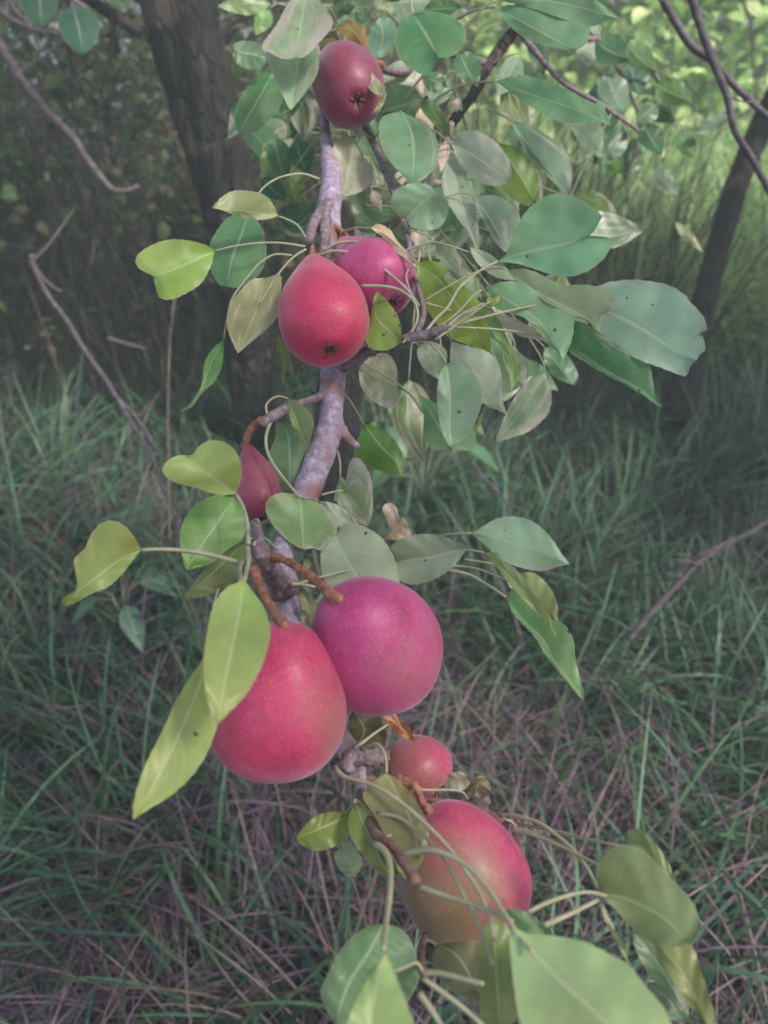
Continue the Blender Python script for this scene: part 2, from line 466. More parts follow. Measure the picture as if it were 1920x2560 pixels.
def blades(name, n, region, hmin, hmax, wmin, wmax, pal, mat, droop=1.0, seg=7, dens=None, lean=.35, seed=1, zbase=0.0):
    r = np.random.default_rng(seed)
    xs = []; ys = []
    tot = 0
    while tot < n:
        x = r.uniform(region[0], region[1], n * 2); y = r.uniform(region[2], region[3], n * 2)
        keep = np.abs(x) < (y * .62 + .75)
        if dens is not None:
            keep &= r.uniform(0, 1, n * 2) < dens(x, y)
        xs.append(x[keep]); ys.append(y[keep]); tot += keep.sum()
    x = np.concatenate(xs)[:n]; y = np.concatenate(ys)[:n]
    # tufts: neighbouring blades share their lean
    tx = noise2(x, y, 9.0, 1) ; ty = noise2(x, y, 7.0, 5)
    ang = r.uniform(0, 2 * np.pi, n)
    dx = np.cos(ang) * .75 + tx * 1.1; dy = np.sin(ang) * .75 + ty * 1.1
    nn = np.hypot(dx, dy) + 1e-6; dx /= nn; dy /= nn
    h = r.uniform(hmin, hmax, n) * (1 + .25 * noise2(x, y, 4.0, 9))
    wd = r.uniform(wmin, wmax, n) * .5
    th0 = r.uniform(0.02, lean, n)                 # start angle from vertical
    th1 = th0 + r.uniform(.5, 1.9, n) * droop      # end angle
    side = r.normal(0, .25, n)
    px = x.copy(); py = y.copy(); pz = ground_h(x, y) + zbase
    V = np.zeros((n, seg + 1, 2, 3))
    tw = r.uniform(-.9, .9, n)
    for s in range(seg + 1):
        t = s / seg
        th = th0 + (th1 - th0) * t
        a = side * t * 2
        cx = dx * np.cos(a) - dy * np.sin(a); cy = dx * np.sin(a) + dy * np.cos(a)
        if s > 0:
            px = px + cx * np.sin(th) * h / seg; py = py + cy * np.sin(th) * h / seg
            pz = pz + np.cos(th) * h / seg
            pz = np.maximum(pz, ground_h(px, py) + .004)
        w = wd * (1 - t) ** .55 * (.75 + .5 * min(t * 3, 1)) + .0003
        sx = -cy; sy = cx
        sz = np.sin(tw + t) * .6
        V[:, s, 0] = np.stack([px - sx * w, py - sy * w, pz - sz * w], 1)
        V[:, s, 1] = np.stack([px + sx * w, py + sy * w, pz + sz * w], 1)
    k = 2 * (seg + 1)
    base = np.arange(n)[:, None] * k
    q = np.array([[2 * s, 2 * s + 1, 2 * s + 3, 2 * s + 2] for s in range(seg)])
    Fq = (base[:, None, :] + q[None]).reshape(-1, 4)
    pc = np.array([lin(c) for c in pal])
    idx = r.integers(0, len(pc), n)
    c = pc[idx] * r.uniform(.7, 1.3, (n, 1))
    C = np.repeat(c, k, axis=0)
    me = big_mesh(name, V.reshape(-1, 3), Fq, C)
    return link(name, me, mat)

def dry_mask(x, y):
    d = .22 + .35 * noise2(x, y, 2.3, 4)
    d = d + .65 * np.exp(-((x + .05) / .45) ** 2 - ((y - .95) / .55) ** 2) + .65 * np.exp(-((x + .2) / .8) ** 2 - ((y - .5) / .3) ** 2)
    return np.clip(d, .05, 1)

GREEN = [(68, 102, 74), (56, 90, 68), (76, 114, 84), (62, 96, 62), (94, 126, 98), (48, 76, 56), (86, 112, 74), (54, 90, 74)]
o = blades('grass', 30000, (-3.2, 3.2, .25, 4.2), .16, .46, .003, .009, GREEN, M_GRASS, droop=1.3, dens=lambda x, y: np.clip(1.05 - dry_mask(x, y) * .8, .1, 1) * np.clip(.55 + 1.0 * noise2(x, y, 6.0, 2), .12, 1), seed=3)
tag(o, 'long tangled green grass under the pear branch', 'grass', None, 'stuff')
DRY = [(118, 96, 108), (130, 108, 112), (100, 80, 98), (108, 92, 84), (140, 120, 120), (86, 70, 84)]
o = blades('dry_grass', 11000, (-2.6, 2.6, .25, 3.2), .16, .42, .002, .0045, DRY, M_DRY, droop=1.25, dens=dry_mask, lean=.9, seed=5)
tag(o, 'dead mauve brown grass stems matted among the green', 'dry grass', None, 'stuff')

# tall growth in the shade behind
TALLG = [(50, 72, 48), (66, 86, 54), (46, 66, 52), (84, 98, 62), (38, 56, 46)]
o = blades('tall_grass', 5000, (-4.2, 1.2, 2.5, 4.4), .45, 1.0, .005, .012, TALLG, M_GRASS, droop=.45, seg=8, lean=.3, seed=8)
tag(o, 'tall shaded grass standing behind the pear tree trunk', 'tall grass', None, 'stuff')
STALK = [(70, 60, 54), (96, 82, 72), (58, 50, 52), (84, 72, 74)]
o = blades('dry_stalks', 1300, (-3.6, .8, 2.3, 4.2), .6, 1.35, .003, .007, STALK, M_DRY, droop=.3, seg=6, lean=.35, seed=9)
tag(o, 'brown dead stalks standing in the thicket behind the trunk', 'dead stalks', None, 'stuff')
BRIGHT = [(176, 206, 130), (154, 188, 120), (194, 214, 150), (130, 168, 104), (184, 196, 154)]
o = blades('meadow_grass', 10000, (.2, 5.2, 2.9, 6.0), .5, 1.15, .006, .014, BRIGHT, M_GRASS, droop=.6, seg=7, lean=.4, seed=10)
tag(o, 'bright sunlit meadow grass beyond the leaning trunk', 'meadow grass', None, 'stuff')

def brambles():
    r = random.Random(12)
    V = []; Fc = []
    for i in range(150):
        x = r.uniform(-2.6, -.1) if i < 125 else r.uniform(.6, 3.2); y = r.uniform(2.5, 3.9)
        if abs(x + .35) < .14 and y < 2.8: y += .5
        a = r.uniform(0, 6.28); h = r.uniform(.7, 1.5); sp_ = r.uniform(.2, .9)
        pts = []
        for k in range(9):
            t = k / 8
            pts.append(Vector((x + math.cos(a) * sp_ * t + r.gauss(0, .02), y + math.sin(a) * sp_ * t * .5 + r.gauss(0, .02), h * math.sin(t * r.uniform(1.6, 2.3)) + .0)))
        r0 = r.uniform(.003, .008)
        tube_geo(pts, [r0 * (1 - .7 * k / 8) for k in range(9)], 6, .1, V, Fc, seed=i)
        for _ in range(2):
            k = r.randrange(3, 8); d = Vector((r.uniform(-1, 1), r.uniform(-.5, .5), r.uniform(-.2, 1))) * r.uniform(.15, .4)
            tube_geo([pts[k], pts[k] + d * .5 + Vector((0, 0, .02)), pts[k] + d], [r0 * .5, r0 * .35, r0 * .15], 5, .1, V, Fc, seed=i)
    o = link('brambles', mesh('brambles', V, Fc), M_TWIG)
    tag(o, 'tangle of thin bare bramble stems in the shade behind', 'brambles', None, 'stuff')
brambles()

# ---------------------------------------------------------------- leaf clouds (weeds, crowns)
def leaf_cloud(name, centers, radii, n, size, pal, mat, seed, parent=None, flat=.6):
    r = np.random.default_rng(seed)
    centers = np.array(centers, float); radii = np.array(radii, float)
    pv = radii.prod(axis=1); pv = pv / pv.sum()
    ci = r.choice(len(centers), n, p=pv)
    u = r.normal(0, 1, (n, 3)); u /= np.linalg.norm(u, axis=1)[:, None]
    rad = r.uniform(.25, 1, (n, 1)) ** .5
    c = centers[ci] + u * rad * radii[ci] * (1 + .25 * r.normal(0, 1, (n, 1)))
    d = r.normal(0, 1, (n, 3)); d[:, 2] = d[:, 2] * .5 - .35; d /= np.linalg.norm(d, axis=1)[:, None]
    up = r.normal(0, flat, (n, 3)) + np.array([0, 0, 1.0])
    s = np.cross(d, up); s /= np.linalg.norm(s, axis=1)[:, None] + 1e-9
    nrm = np.cross(s, d)
    L = r.uniform(size * .6, size * 1.3, (n, 1)); W = L * r.uniform(.24, .36, (n, 1))
    prof = [(0, .05), (.22, .8), (.5, 1.0), (.78, .62), (1, .03)]
    V = np.zeros((n, 5, 3, 3))
    for i, (t, wv) in enumerate(prof):
        mid = c + d * L * (t - .5) - nrm * L * (.35 * (t - .3) ** 2)
        V[:, i, 1] = mid
        V[:, i, 0] = mid - s * W * wv + nrm * W * wv * .35
        V[:, i, 2] = mid + s * W * wv + nrm * W * wv * .35
    V[:, :, :, 2] = np.maximum(V[:, :, :, 2], .01)
    q = []
    for i in range(4):
        for j in range(2):
            a = i * 3 + j
            q.append([a, a + 1, a + 4, a + 3])
    Fq = (np.arange(n)[:, None, None] * 15 + np.array(q)[None]).reshape(-1, 4)
    pc = np.array([lin(x) for x in pal])
    C = np.repeat(pc[r.integers(0, len(pc), n)] * r.uniform(.7, 1.3, (n, 1)), 15, axis=0)
    return link(name, big_mesh(name, V.reshape(-1, 3), Fq, C), mat, parent)

rr = random.Random(4)
cs = [(rr.uniform(-5, .2), rr.uniform(4.4, 6.0), rr.uniform(.2, 3.2)) for _ in range(64)]
o = leaf_cloud('thicket', cs, [(.6, .45, .55)] * len(cs), 18000, .10, [(176, 190, 130), (120, 148, 98), (206, 204, 160), (104, 132, 88)], M_WEED, 21)
tag(o, 'dim leafy thicket far behind the dark trunk', 'thicket', None, 'stuff')
cs = [(-.6 + 5.6 * ((k * .618) % 1), 4.9 + 1.6 * rr.random(), .2 + 3.0 * k / 90) for k in range(90)]
o = leaf_cloud('hedge', cs, [(.7, .5, .55)] * len(cs), 26000, .12, [(200, 226, 152), (176, 208, 136), (220, 236, 172), (144, 182, 118)], M_WEED, 22)
tag(o, 'bright green hedge growth closing the view at the upper right', 'hedge', None, 'stuff')
cs = [(rr.uniform(-2.5, 3.0), rr.uniform(2.7, 4.2), rr.uniform(.05, .45)) for _ in range(30)]
cs = [(rr.uniform(-2.4, -.1), rr.uniform(2.6, 3.6), rr.uniform(.2, 1.2)) for _ in range(34)]
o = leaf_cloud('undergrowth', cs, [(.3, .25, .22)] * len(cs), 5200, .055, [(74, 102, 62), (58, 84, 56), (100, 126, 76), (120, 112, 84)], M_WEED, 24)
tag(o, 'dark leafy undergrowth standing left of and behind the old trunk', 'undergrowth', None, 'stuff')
cs = [(rr.uniform(-2.5, 3.0), rr.uniform(2.7, 4.2), rr.uniform(.05, .45)) for _ in range(30)]
o = leaf_cloud('ground_weeds', cs, [(.4, .35, .25)] * len(cs), 3200, .06, [(84, 118, 72), (64, 96, 66), (100, 134, 80)], M_WEED, 23)
tag(o, 'low broadleaf weeds in the shade beyond the grass', 'weeds', None, 'stuff')

# ---------------------------------------------------------------- trees
def tree_path(pts, n=40):
    """pts: (px, py, depth, radius_px)"""
    q = catmull([(a, b, c, d) for a, b, c, d in pts], n)
    return [P(a, b, c) for a, b, c, _ in q], [d / FPX * c for _, _, c, d in q]

def wood(name, pts, mat, parent, n=40, seg=14, bump=.06, seed=0, cls=None):
    pp, rad = tree_path(pts, n)
    V, Fc = tube_geo(pp, rad, seg, bump, seed=seed)
    return link(name, mesh(name, V, Fc), mat, parent)

b = G(655, 1180)
bd = project(b)[2]
pear_tree = empty('pear_tree', b, 'dark upright old pear tree trunk with flaking bark left of the branch', 'tree')
def up_from(b, x, y, h):      # point above ground base
    return b + Vector((x, y, h))
def tree_tube(name, pts, mat, parent, seg=16, bump=.07, seed=1):
    q = catmull([(*p,) for p in pts], 46) if False else None
    arr = np.array(pts, float)
    # parametrise by z-ordered length in 3-D
    ext = []
    for i in range(len(arr) - 1):
        for t in np.linspace(0, 1, 9, endpoint=False):
            p0 = arr[max(i - 1, 0)]; p1 = arr[i]; p2 = arr[i + 1]; p3 = arr[min(i + 2, len(arr) - 1)]
            ext.append(.5 * ((2 * p1) + (-p0 + p2) * t + (2 * p0 - 5 * p1 + 4 * p2 - p3) * t * t + (-p0 + 3 * p1 - 3 * p2 + p3) * t ** 3))
    ext.append(arr[-1])
    pp = [Vector(e[:3]) for e in ext]; rad = [float(e[3]) for e in ext]
    V, Fc = tube_geo(pp, rad, seg, bump * .5, seed=seed)
    for i in range(len(pp)):      # ridges and furrows of the bark
        for k in range(seg):
            v = V[i * seg + k]
            an = 2 * math.pi * k / seg
            f = 1 + bump * (.5 * math.sin(an * 5 + i * .22) + .4 * math.sin(an * 9 - i * .35 + 1) + .35 * math.sin(an * 2 + i * .11))
            V[i * seg + k] = pp[i] + (v - pp[i]) * f
    return link(name, mesh(name, V, Fc), mat, parent)

tree_tube('trunk', [(b.x + .02, b.y, -.08, .13), (b.x, b.y, .03, .095), (b.x - .01, b.y, .2, .07), (b.x + .0, b.y, .45, .066), (b.x + .01, b.y + .02, .75, .074), (b.x - .04, b.y + .05, 1.05, .090), (b.x - .09, b.y + .05, 1.4, .096), (b.x - .04, b.y + .1, 1.9, .11), (b.x + .1, b.y + .2, 2.6, .08), (b.x + .2, b.y + .3, 3.3, .03)], M_TRUNK, pear_tree, 40, .09, 3)
wood('limb', [(865, 1300, 2.15, 66), (850, 1150, 2.12, 60), (850, 950, 2.1, 56), (900, 760, 2.05, 48), (1010, 560, 2.0, 42), (1080, 360, 1.95, 36), (1080, 120, 1.9, 30), (1060, -150, 1.9, 22)], M_TRUNK, pear_tree, 36, 16, .08, 4)
wood('limb', [(500, 180, 2.35, 30), (420, 110, 2.3, 22), (330, 70, 2.25, 16), (240, 10, 2.2, 13), (100, -100, 2.2, 9)], M_TRUNK, pear_tree, 20, 10, .08, 5)
wood('limb', [(540, 130, 2.3, 18), (570, 90, 2.28, 11), (612, 30, 2.25, 6), (650, -40, 2.2, 4)], M_TRUNK, pear_tree, 14, 8, .1, 6)
UNSEEN_CROWN = [(b.x + rr.uniform(-2.4, 1.6), b.y + rr.uniform(-.2, 2.6), rr.uniform(2.0, 3.4)) for _ in range(40)]
UNSEEN_CROWN += [(rr.uniform(-.6, 2.6), rr.uniform(-2.2, 1.3), rr.uniform(2.3, 3.3)) for _ in range(18)]  # unseen leaf clusters overhead, added to keep sun off the foreground branch
tree_tube('limb', [(b.x + .02, b.y + .1, 2.0, .07), (b.x + .4, b.y - .6, 2.4, .055), (b.x + .9, b.y - 1.6, 2.6, .045), (b.x + 1.6, b.y - 2.8, 2.8, .03), (b.x + 2.1, b.y - 3.6, 2.9, .015)], M_TRUNK, pear_tree, 10, .08, 9)  # unseen limb added to carry the foreground shading clusters
leaf_cloud('unseen_crown', UNSEEN_CROWN, [(.5, .5, .32)] * len(UNSEEN_CROWN), 13000, .08, [(84, 124, 76), (68, 108, 70), (100, 138, 84)], M_WEED, 31, pear_tree)

b2 = G(1720, 1010)
lt = empty('leaning_tree', b2, 'dark bare trunk leaning to the right edge behind the grass', 'tree')
wood('trunk', [(1690, 1060, 2.6, 44), (1730, 880, 2.6, 34), (1790, 640, 2.55, 29), (1850, 440, 2.5, 28), (1925, 270, 2.5, 28), (2050, 0, 2.5, 25), (2180, -300, 2.5, 20)], M_TRUNK, lt, 30, 14, .08, 8)
cs = [(b2.x + .3 + rr.uniform(-.7, 1.4), b2.y + rr.uniform(-.5, .3), rr.uniform(2.0, 2.9)) for _ in range(8)]
leaf_cloud('unseen_crown', cs, [(.45, .45, .3)] * len(cs), 1500, .08, [(84, 124, 76), (68, 108, 70)], M_WEED, 33, lt)

cs = [(2.3 + rr.uniform(0, 1.5), rr.uniform(.9, 2.4), rr.uniform(2.2, 3.0)) for _ in range(16)]  # unseen leaf clusters added to shade the ground at the right
leaf_cloud('unseen_crown', cs, [(.45, .45, .3)] * len(cs), 5500, .08, [(84, 124, 76), (68, 108, 70)], M_WEED, 34, lt)
SHADE_CROWN = [(rr.uniform(-3.6, .1), rr.uniform(1.7, 4.2), rr.uniform(2.2, 3.3)) for _ in range(40)]  # extra unseen leaf clusters added to darken the growth at the left
leaf_cloud('unseen_crown', SHADE_CROWN, [(.5, .5, .3)] * len(SHADE_CROWN), 9000, .08, [(84, 124, 76), (68, 108, 70), (100, 138, 84)], M_WEED, 35, pear_tree)

# ---------------------------------------------------------------- sticks, twigs, stalks
def stick(name, key, segs, mat, label, cat, group=None):
    """segs: list of (pts, (d0,d1), (r0,r1) metres)"""
    p0 = pix_path(key, segs[0][0], segs[0][1], 3)[0]
    V = []; Fc = []
    for i, (pts, d, r) in enumerate(segs):
        n = 8 + 3 * len(pts)
        pp = pix_path(key, pts, d, n)
        tube_geo(pp, [.8 * (r[0] + (r[1] - r[0]) * k / (n - 1)) for k in range(n)], 8, .12, V, Fc, seed=i + 5)
    me = mesh(name, V, Fc)
    o = link(name, me, mat)
    me.transform(Matrix.Translation(-p0)); o.location = p0
    return tag(o, label, cat, group)

stick('bare_branch', 'A3', [([(1150, -90), (1185, 0), (1300, 190), (1400, 270), (1520, 400), (1640, 510), (1720, 580)], (1.25, 1.4), (.0085, .007)),
                            ([(1185, 10), (1170, -20), (1200, -60)], (1.25, 1.25), (.005, .003))], M_TWIG,
      'mauve bare twig slanting down to the right edge, behind the other twig', 'twig')
stick('bare_branch', 'A3', [([(1290, -90), (1315, 0), (1400, 250), (1470, 420), (1510, 590), (1590, 720), (1659, 850), (1740, 980)], (1.15, 1.2), (.0085, .006)),
                            ([(1470, 430), (1560, 460), (1640, 440)], (1.17, 1.2), (.002, .001))], M_TWIG,
      'mauve bare twig with a knee bend crossing in front at the upper right', 'twig')
stick('dead_branch', 'A1', [([(-90, 150), (0, 290), (150, 530), (320, 740), (480, 900), (560, 1030), (630, 1110)], (1.9, 1.9), (.017, .011)),
                            ([(560, 1030), (720, 1220), (830, 1235), (900, 1200)], (1.9, 1.9), (.013, .007)),
                            ([(120, 480), (240, 400), (350, 320), (430, 260)], (1.9, 1.9), (.005, .003))], M_TWIG,
      'thick mauve dead branch slanting down the upper left corner', 'dead branch')
stick('dead_branch', 'A1', [([(60, -60), (90, 60), (200, 180), (270, 340)], (1.75, 1.8), (.009, .005)),
                            ([(-30, 60), (120, 150), (250, 200), (390, 225)], (1.75, 1.75), (.010, .005))], M_TWIG,
      'forked dead branch in the top left corner above the shaded grass', 'dead branch')
stick('upright_twig', 'A1', [([(430, -60), (440, 150), (450, 350), (520, 560), (640, 740), (740, 860)], (1.7, 1.8), (.007, .004))], M_TRUNK,
      'dark thin stem bending right below the two dark top left leaves', 'twig')
stick('upright_twig', 'A1', [([(745, -40), (735, 150), (710, 400), (650, 700), (660, 1000), (640, 1200), (600, 1659), (560, 1840)], (1.9, 2.0), (.009, .005))], M_TRUNK,
      'long dark upright stem just left of the trunk', 'twig')
stick('dead_stick', 'D1', [([(200, 200), (240, 300), (330, 400), (400, 440)], (1.95, 1.95), (.009, .004)),
                           ([(200, 240), (310, 460), (430, 620), (550, 820), (680, 1000), (760, 1130), (880, 1250), (1020, 1470)], (1.95, 1.75), (.008, .007)),
                           ([(760, 1130), (860, 1300), (1000, 1530), (1060, 1720), (1140, 1900)], (1.8, 1.7), (.007, .004)),
                           ([(210, 240), (300, 150), (400, 20), (500, -120)], (1.95, 2.0), (.006, .003))], M_TWIG,
      'long forked mauve stick leaning down across the left grass', 'stick')
stick('grass_stalk', 'D1', [([(1130, 470), (1118, 600), (1100, 750), (1092, 1000), (1088, 1300), (1095, 1600), (1098, 1900), (1100, 2050)], (1.35, 1.45), (.0022, .0028)),
                            ([(1135, 470), (1112, 610)], (1.35, 1.35), (.0045, .002))], M_DRY and plain_noise('straw', (.18, .13, .11), (.3, .23, .19), 80, .7),
      'single upright dry grass stalk left of the trunk', 'grass stalk')
stick('dead_stick', 'D3', [([(1640, 860), (1500, 950), (1380, 1010), (1220, 1110), (1130, 1200), (960, 1380), (820, 1550)], (1.55, 1.55), (.007, .009)),
                           ([(1210, 1130), (1150, 1115), (1080, 1103)], (1.54, 1.52), (.004, .003)),
                           ([(1400, 985), (1300, 1040), (1200, 1085)], (1.53, 1.53), (.004, .004)),
                           ([(1130, 1200), (1060, 1190), (1010, 1160)], (1.55, 1.55), (.003, .002))], M_TWIG,
      'mauve broken stick slanting through the grass at the right', 'stick')
stick('dead_stick', 'D3', [([(1520, 1060), (1600, 1140), (1680, 1230)], (1.6, 1.6), (.003, .0025))], M_TWIG,
      'short pale twig at the right edge below the broken stick', 'stick')
stick('dead_stick', 'B4', [([(950, 270), (1000, 350), (1090, 440), (1170, 520), (1250, 560)], (1.8, 1.75), (.0055, .003))], M_TWIG,
      'short reddish stick in the grass right of the middle leaves', 'stick')
stick('dead_stick', 'D1', [([(700, 740), (800, 770), (940, 810)], (2.1, 2.1), (.006, .006))], M_TWIG,
      'short brown stick lying at the foot of the left thicket', 'stick')
stick('dead_stick', 'B5', [([(460, 1120), (640, 1040), (800, 950), (960, 870)], (1.5, 1.45), (.004, .003))], M_TWIG,
      'thin straw coloured stick in the grass beside the bright yellow green leaf', 'stick')

# ---------------------------------------------------------------- fruiting branch
root = empty('pear_branch', P(720, 1560, .5), 'fruiting pear branch with mauve grey bark and green leaves running down the middle', 'branch')
root2 = empty('leafy_branch', P(1290, 70, 1.0), 'thin leafy pear branch behind the top pear at the upper right', 'branch')
WOODPTS = {0: [], 1: []}

def bwood(name, pts, mat, seg=14, n=44, bump=.035, seed=0, parent=root, which=0, knots=0):
    q = catmull(pts, n)
    pp = [P(a, b, c) for a, b, c, _ in q]
    rng2 = random.Random(seed)
    rad = [d / FPX * c * (1 + .05 * math.sin(i * 1.3 + seed)) for i, (_, _, c, d) in enumerate(q)]
    if knots:
        for _ in range(knots):
            k = rng2.randrange(2, n - 2)
            rad[k] *= 1.14
    V, Fc = tube_geo(pp, rad, seg, bump, seed=seed)
    o = link(name, mesh(name, V, Fc), mat, parent)
    WOODPTS[which] += pp
    return o

bwood('stem', [(740, -160, 1.05, 9), (775, 40, .95, 10), (800, 200, .88, 11), (812, 310, .82, 12), (816, 370, .79, 15), (828, 440, .76, 25), (826, 500, .74, 28), (822, 560, .72, 30),
               (826, 640, .71, 28), (836, 760, .70, 29), (846, 850, .685, 32), (836, 915, .67, 36), (830, 980, .655, 30), (829, 1040, .64, 30), (818, 1095, .63, 34), (793, 1160, .615, 35),
               (768, 1225, .60, 35), (740, 1290, .585, 32), (712, 1350, .565, 27), (704, 1400, .555, 29), (710, 1460, .55, 34), (718, 1560, .54, 36), (745, 1660, .53, 32), (790, 1760, .515, 30),
               (850, 1850, .50, 28), (885, 1895, .485, 26), (898, 1940, .47, 18), (904, 1975, .46, 14)], M_WOOD, 22, 130, .05, 2, knots=6)
bwood('shoot', [(900, 1960, .465, 13), (908, 2000, .455, 13), (924, 2040, .44, 14), (940, 2082, .425, 13), (987, 2124, .405, 12), (1018, 2170, .39, 13), (1044, 2210, .38, 14)], M_SHOOT, 12, 26, .05, 3, knots=3)
bwood('spur', [(822, 515, .725, 20), (800, 545, .71, 22), (782, 568, .70, 15), (774, 592, .685, 11), (772, 606, .675, 10)], M_SPUR, 12, 16, .12, 4)
bwood('spur', [(815, 520, .715, 14), (812, 560, .70, 14), (812, 600, .685, 13), (805, 640, .68, 9)], M_SPUR, 12, 14, .12, 5)
bwood('spur', [(840, 925, .67, 20), (868, 905, .655, 20), (905, 885, .64, 17), (950, 870, .625, 9), (985, 858, .615, 8), (1012, 848, .605, 13), (1040, 842, .60, 13), (1075, 834, .595, 12), (1118, 818, .59, 9)], M_SPUR, 12, 30, .16, 6, knots=6)
bwood('spur', [(822, 985, .65, 16), (790, 996, .64, 11), (760, 1005, .63, 10), (725, 1018, .62, 13), (700, 1030, .61, 14), (672, 1048, .60, 13), (655, 1062, .60, 11)], M_SPUR, 12, 26, .14, 7, knots=5)
bwood('spur', [(838, 1060, .64, 26), (862, 1090, .635, 15), (878, 1105, .632, 11), (896, 1118, .63, 8)], M_WOOD, 10, 14, .12, 8)
bwood('spur', [(700, 1480, .53, 30), (690, 1440, .51, 26), (668, 1410, .49, 24), (650, 1380, .48, 20), (646, 1340, .475, 13), (640, 1310, .47, 10)], M_SPUR, 12, 22, .14, 9, knots=3)
bwood('spur', [(712, 1480, .535, 24), (728, 1470, .52, 20), (738, 1462, .515, 10)], M_SPUR, 10, 8, .15, 10)
bwood('spur', [(880, 1888, .47, 24), (905, 1892, .47, 22), (940, 1890, .48, 18), (965, 1896, .49, 13)], M_SPUR, 12, 16, .2, 11, knots=4)
bwood('spur', [(880, 1888, .46, 20), (868, 1910, .45, 16), (885, 1945, .455, 12)], M_SPUR, 10, 12, .2, 12, knots=3)
bwood('spur', [(1190, 2020, .50, 11), (1210, 2005, .50, 12), (1225, 2000, .50, 9)], M_SPUR, 10, 10, .2, 13)
bwood('spur', [(900, 1940, .475, 12), (1000, 1975, .5, 10), (1090, 2000, .51, 9), (1190, 2020, .50, 10), (1260, 2055, .49, 10)], M_SHOOT, 10, 20, .1, 14)
bwood('spur', [(1190, 2020, .50, 10), (1120, 2200, .49, 9), (1060, 2350, .43, 9), (1052, 2400, .37, 11), (1058, 2440, .345, 10)], M_SHOOT, 10, 20, .12, 15)
bwood('twig', [(1040, 842, .60, 9), (1060, 780, .61, 7), (1040, 700, .66, 7), (1010, 560, .72, 8), (960, 420, .78, 9), (905, 300, .84, 10), (830, 200, .88, 11)], M_SPUR, 8, 24, .08, 16)

# the twig behind
bwood('stem', [(1128, 310, .92, 12), (1180, 240, .95, 13), (1225, 160, 1.0, 14), (1290, 70, 1.03, 15), (1380, -60, 1.08, 15), (1500, -200, 1.15, 15)], M_TRUNK, 12, 30, .06, 20, root2, 1)
bwood('twig', [(1128, 310, .92, 10), (1110, 370, .90, 9), (1085, 420, .88, 8), (1060, 520, .87, 6)], M_SPUR, 10, 14, .08, 21, root2, 1)
bwood('twig', [(1225, 160, 1.0, 8), (1080, 130, .97, 8), (1010, 180, .94, 9), (950, 170, .92, 12), (930, 150, .92, 9), (800, 60, .95, 7), (700, -60, .98, 7)], M_SPUR, 10, 26, .15, 22, root2, 1)
bwood('twig', [(1290, 70, 1.03, 8), (1400, 200, 1.0, 6), (1500, 260, 1.02, 5), (1600, 330, 1.05, 4)], M_SPUR, 8, 20, .1, 23, root2, 1)
bwood('twig', [(930, 150, .92, 7), (870, 310, .93, 5), (900, 390, .93, 4)], M_SPUR, 8, 12, .1, 24, root2, 1)

LEAVES = []
def stalk_mesh(pp, r0, r1, parent, name='leaf_stalk'):
    n = len(pp)
    V, Fc = tube_geo(pp, [r0 + (r1 - r0) * i / (n - 1) for i in range(n)], 7, .03, seed=n)
    return link(name, mesh(name, V, Fc), M_STALK, parent)

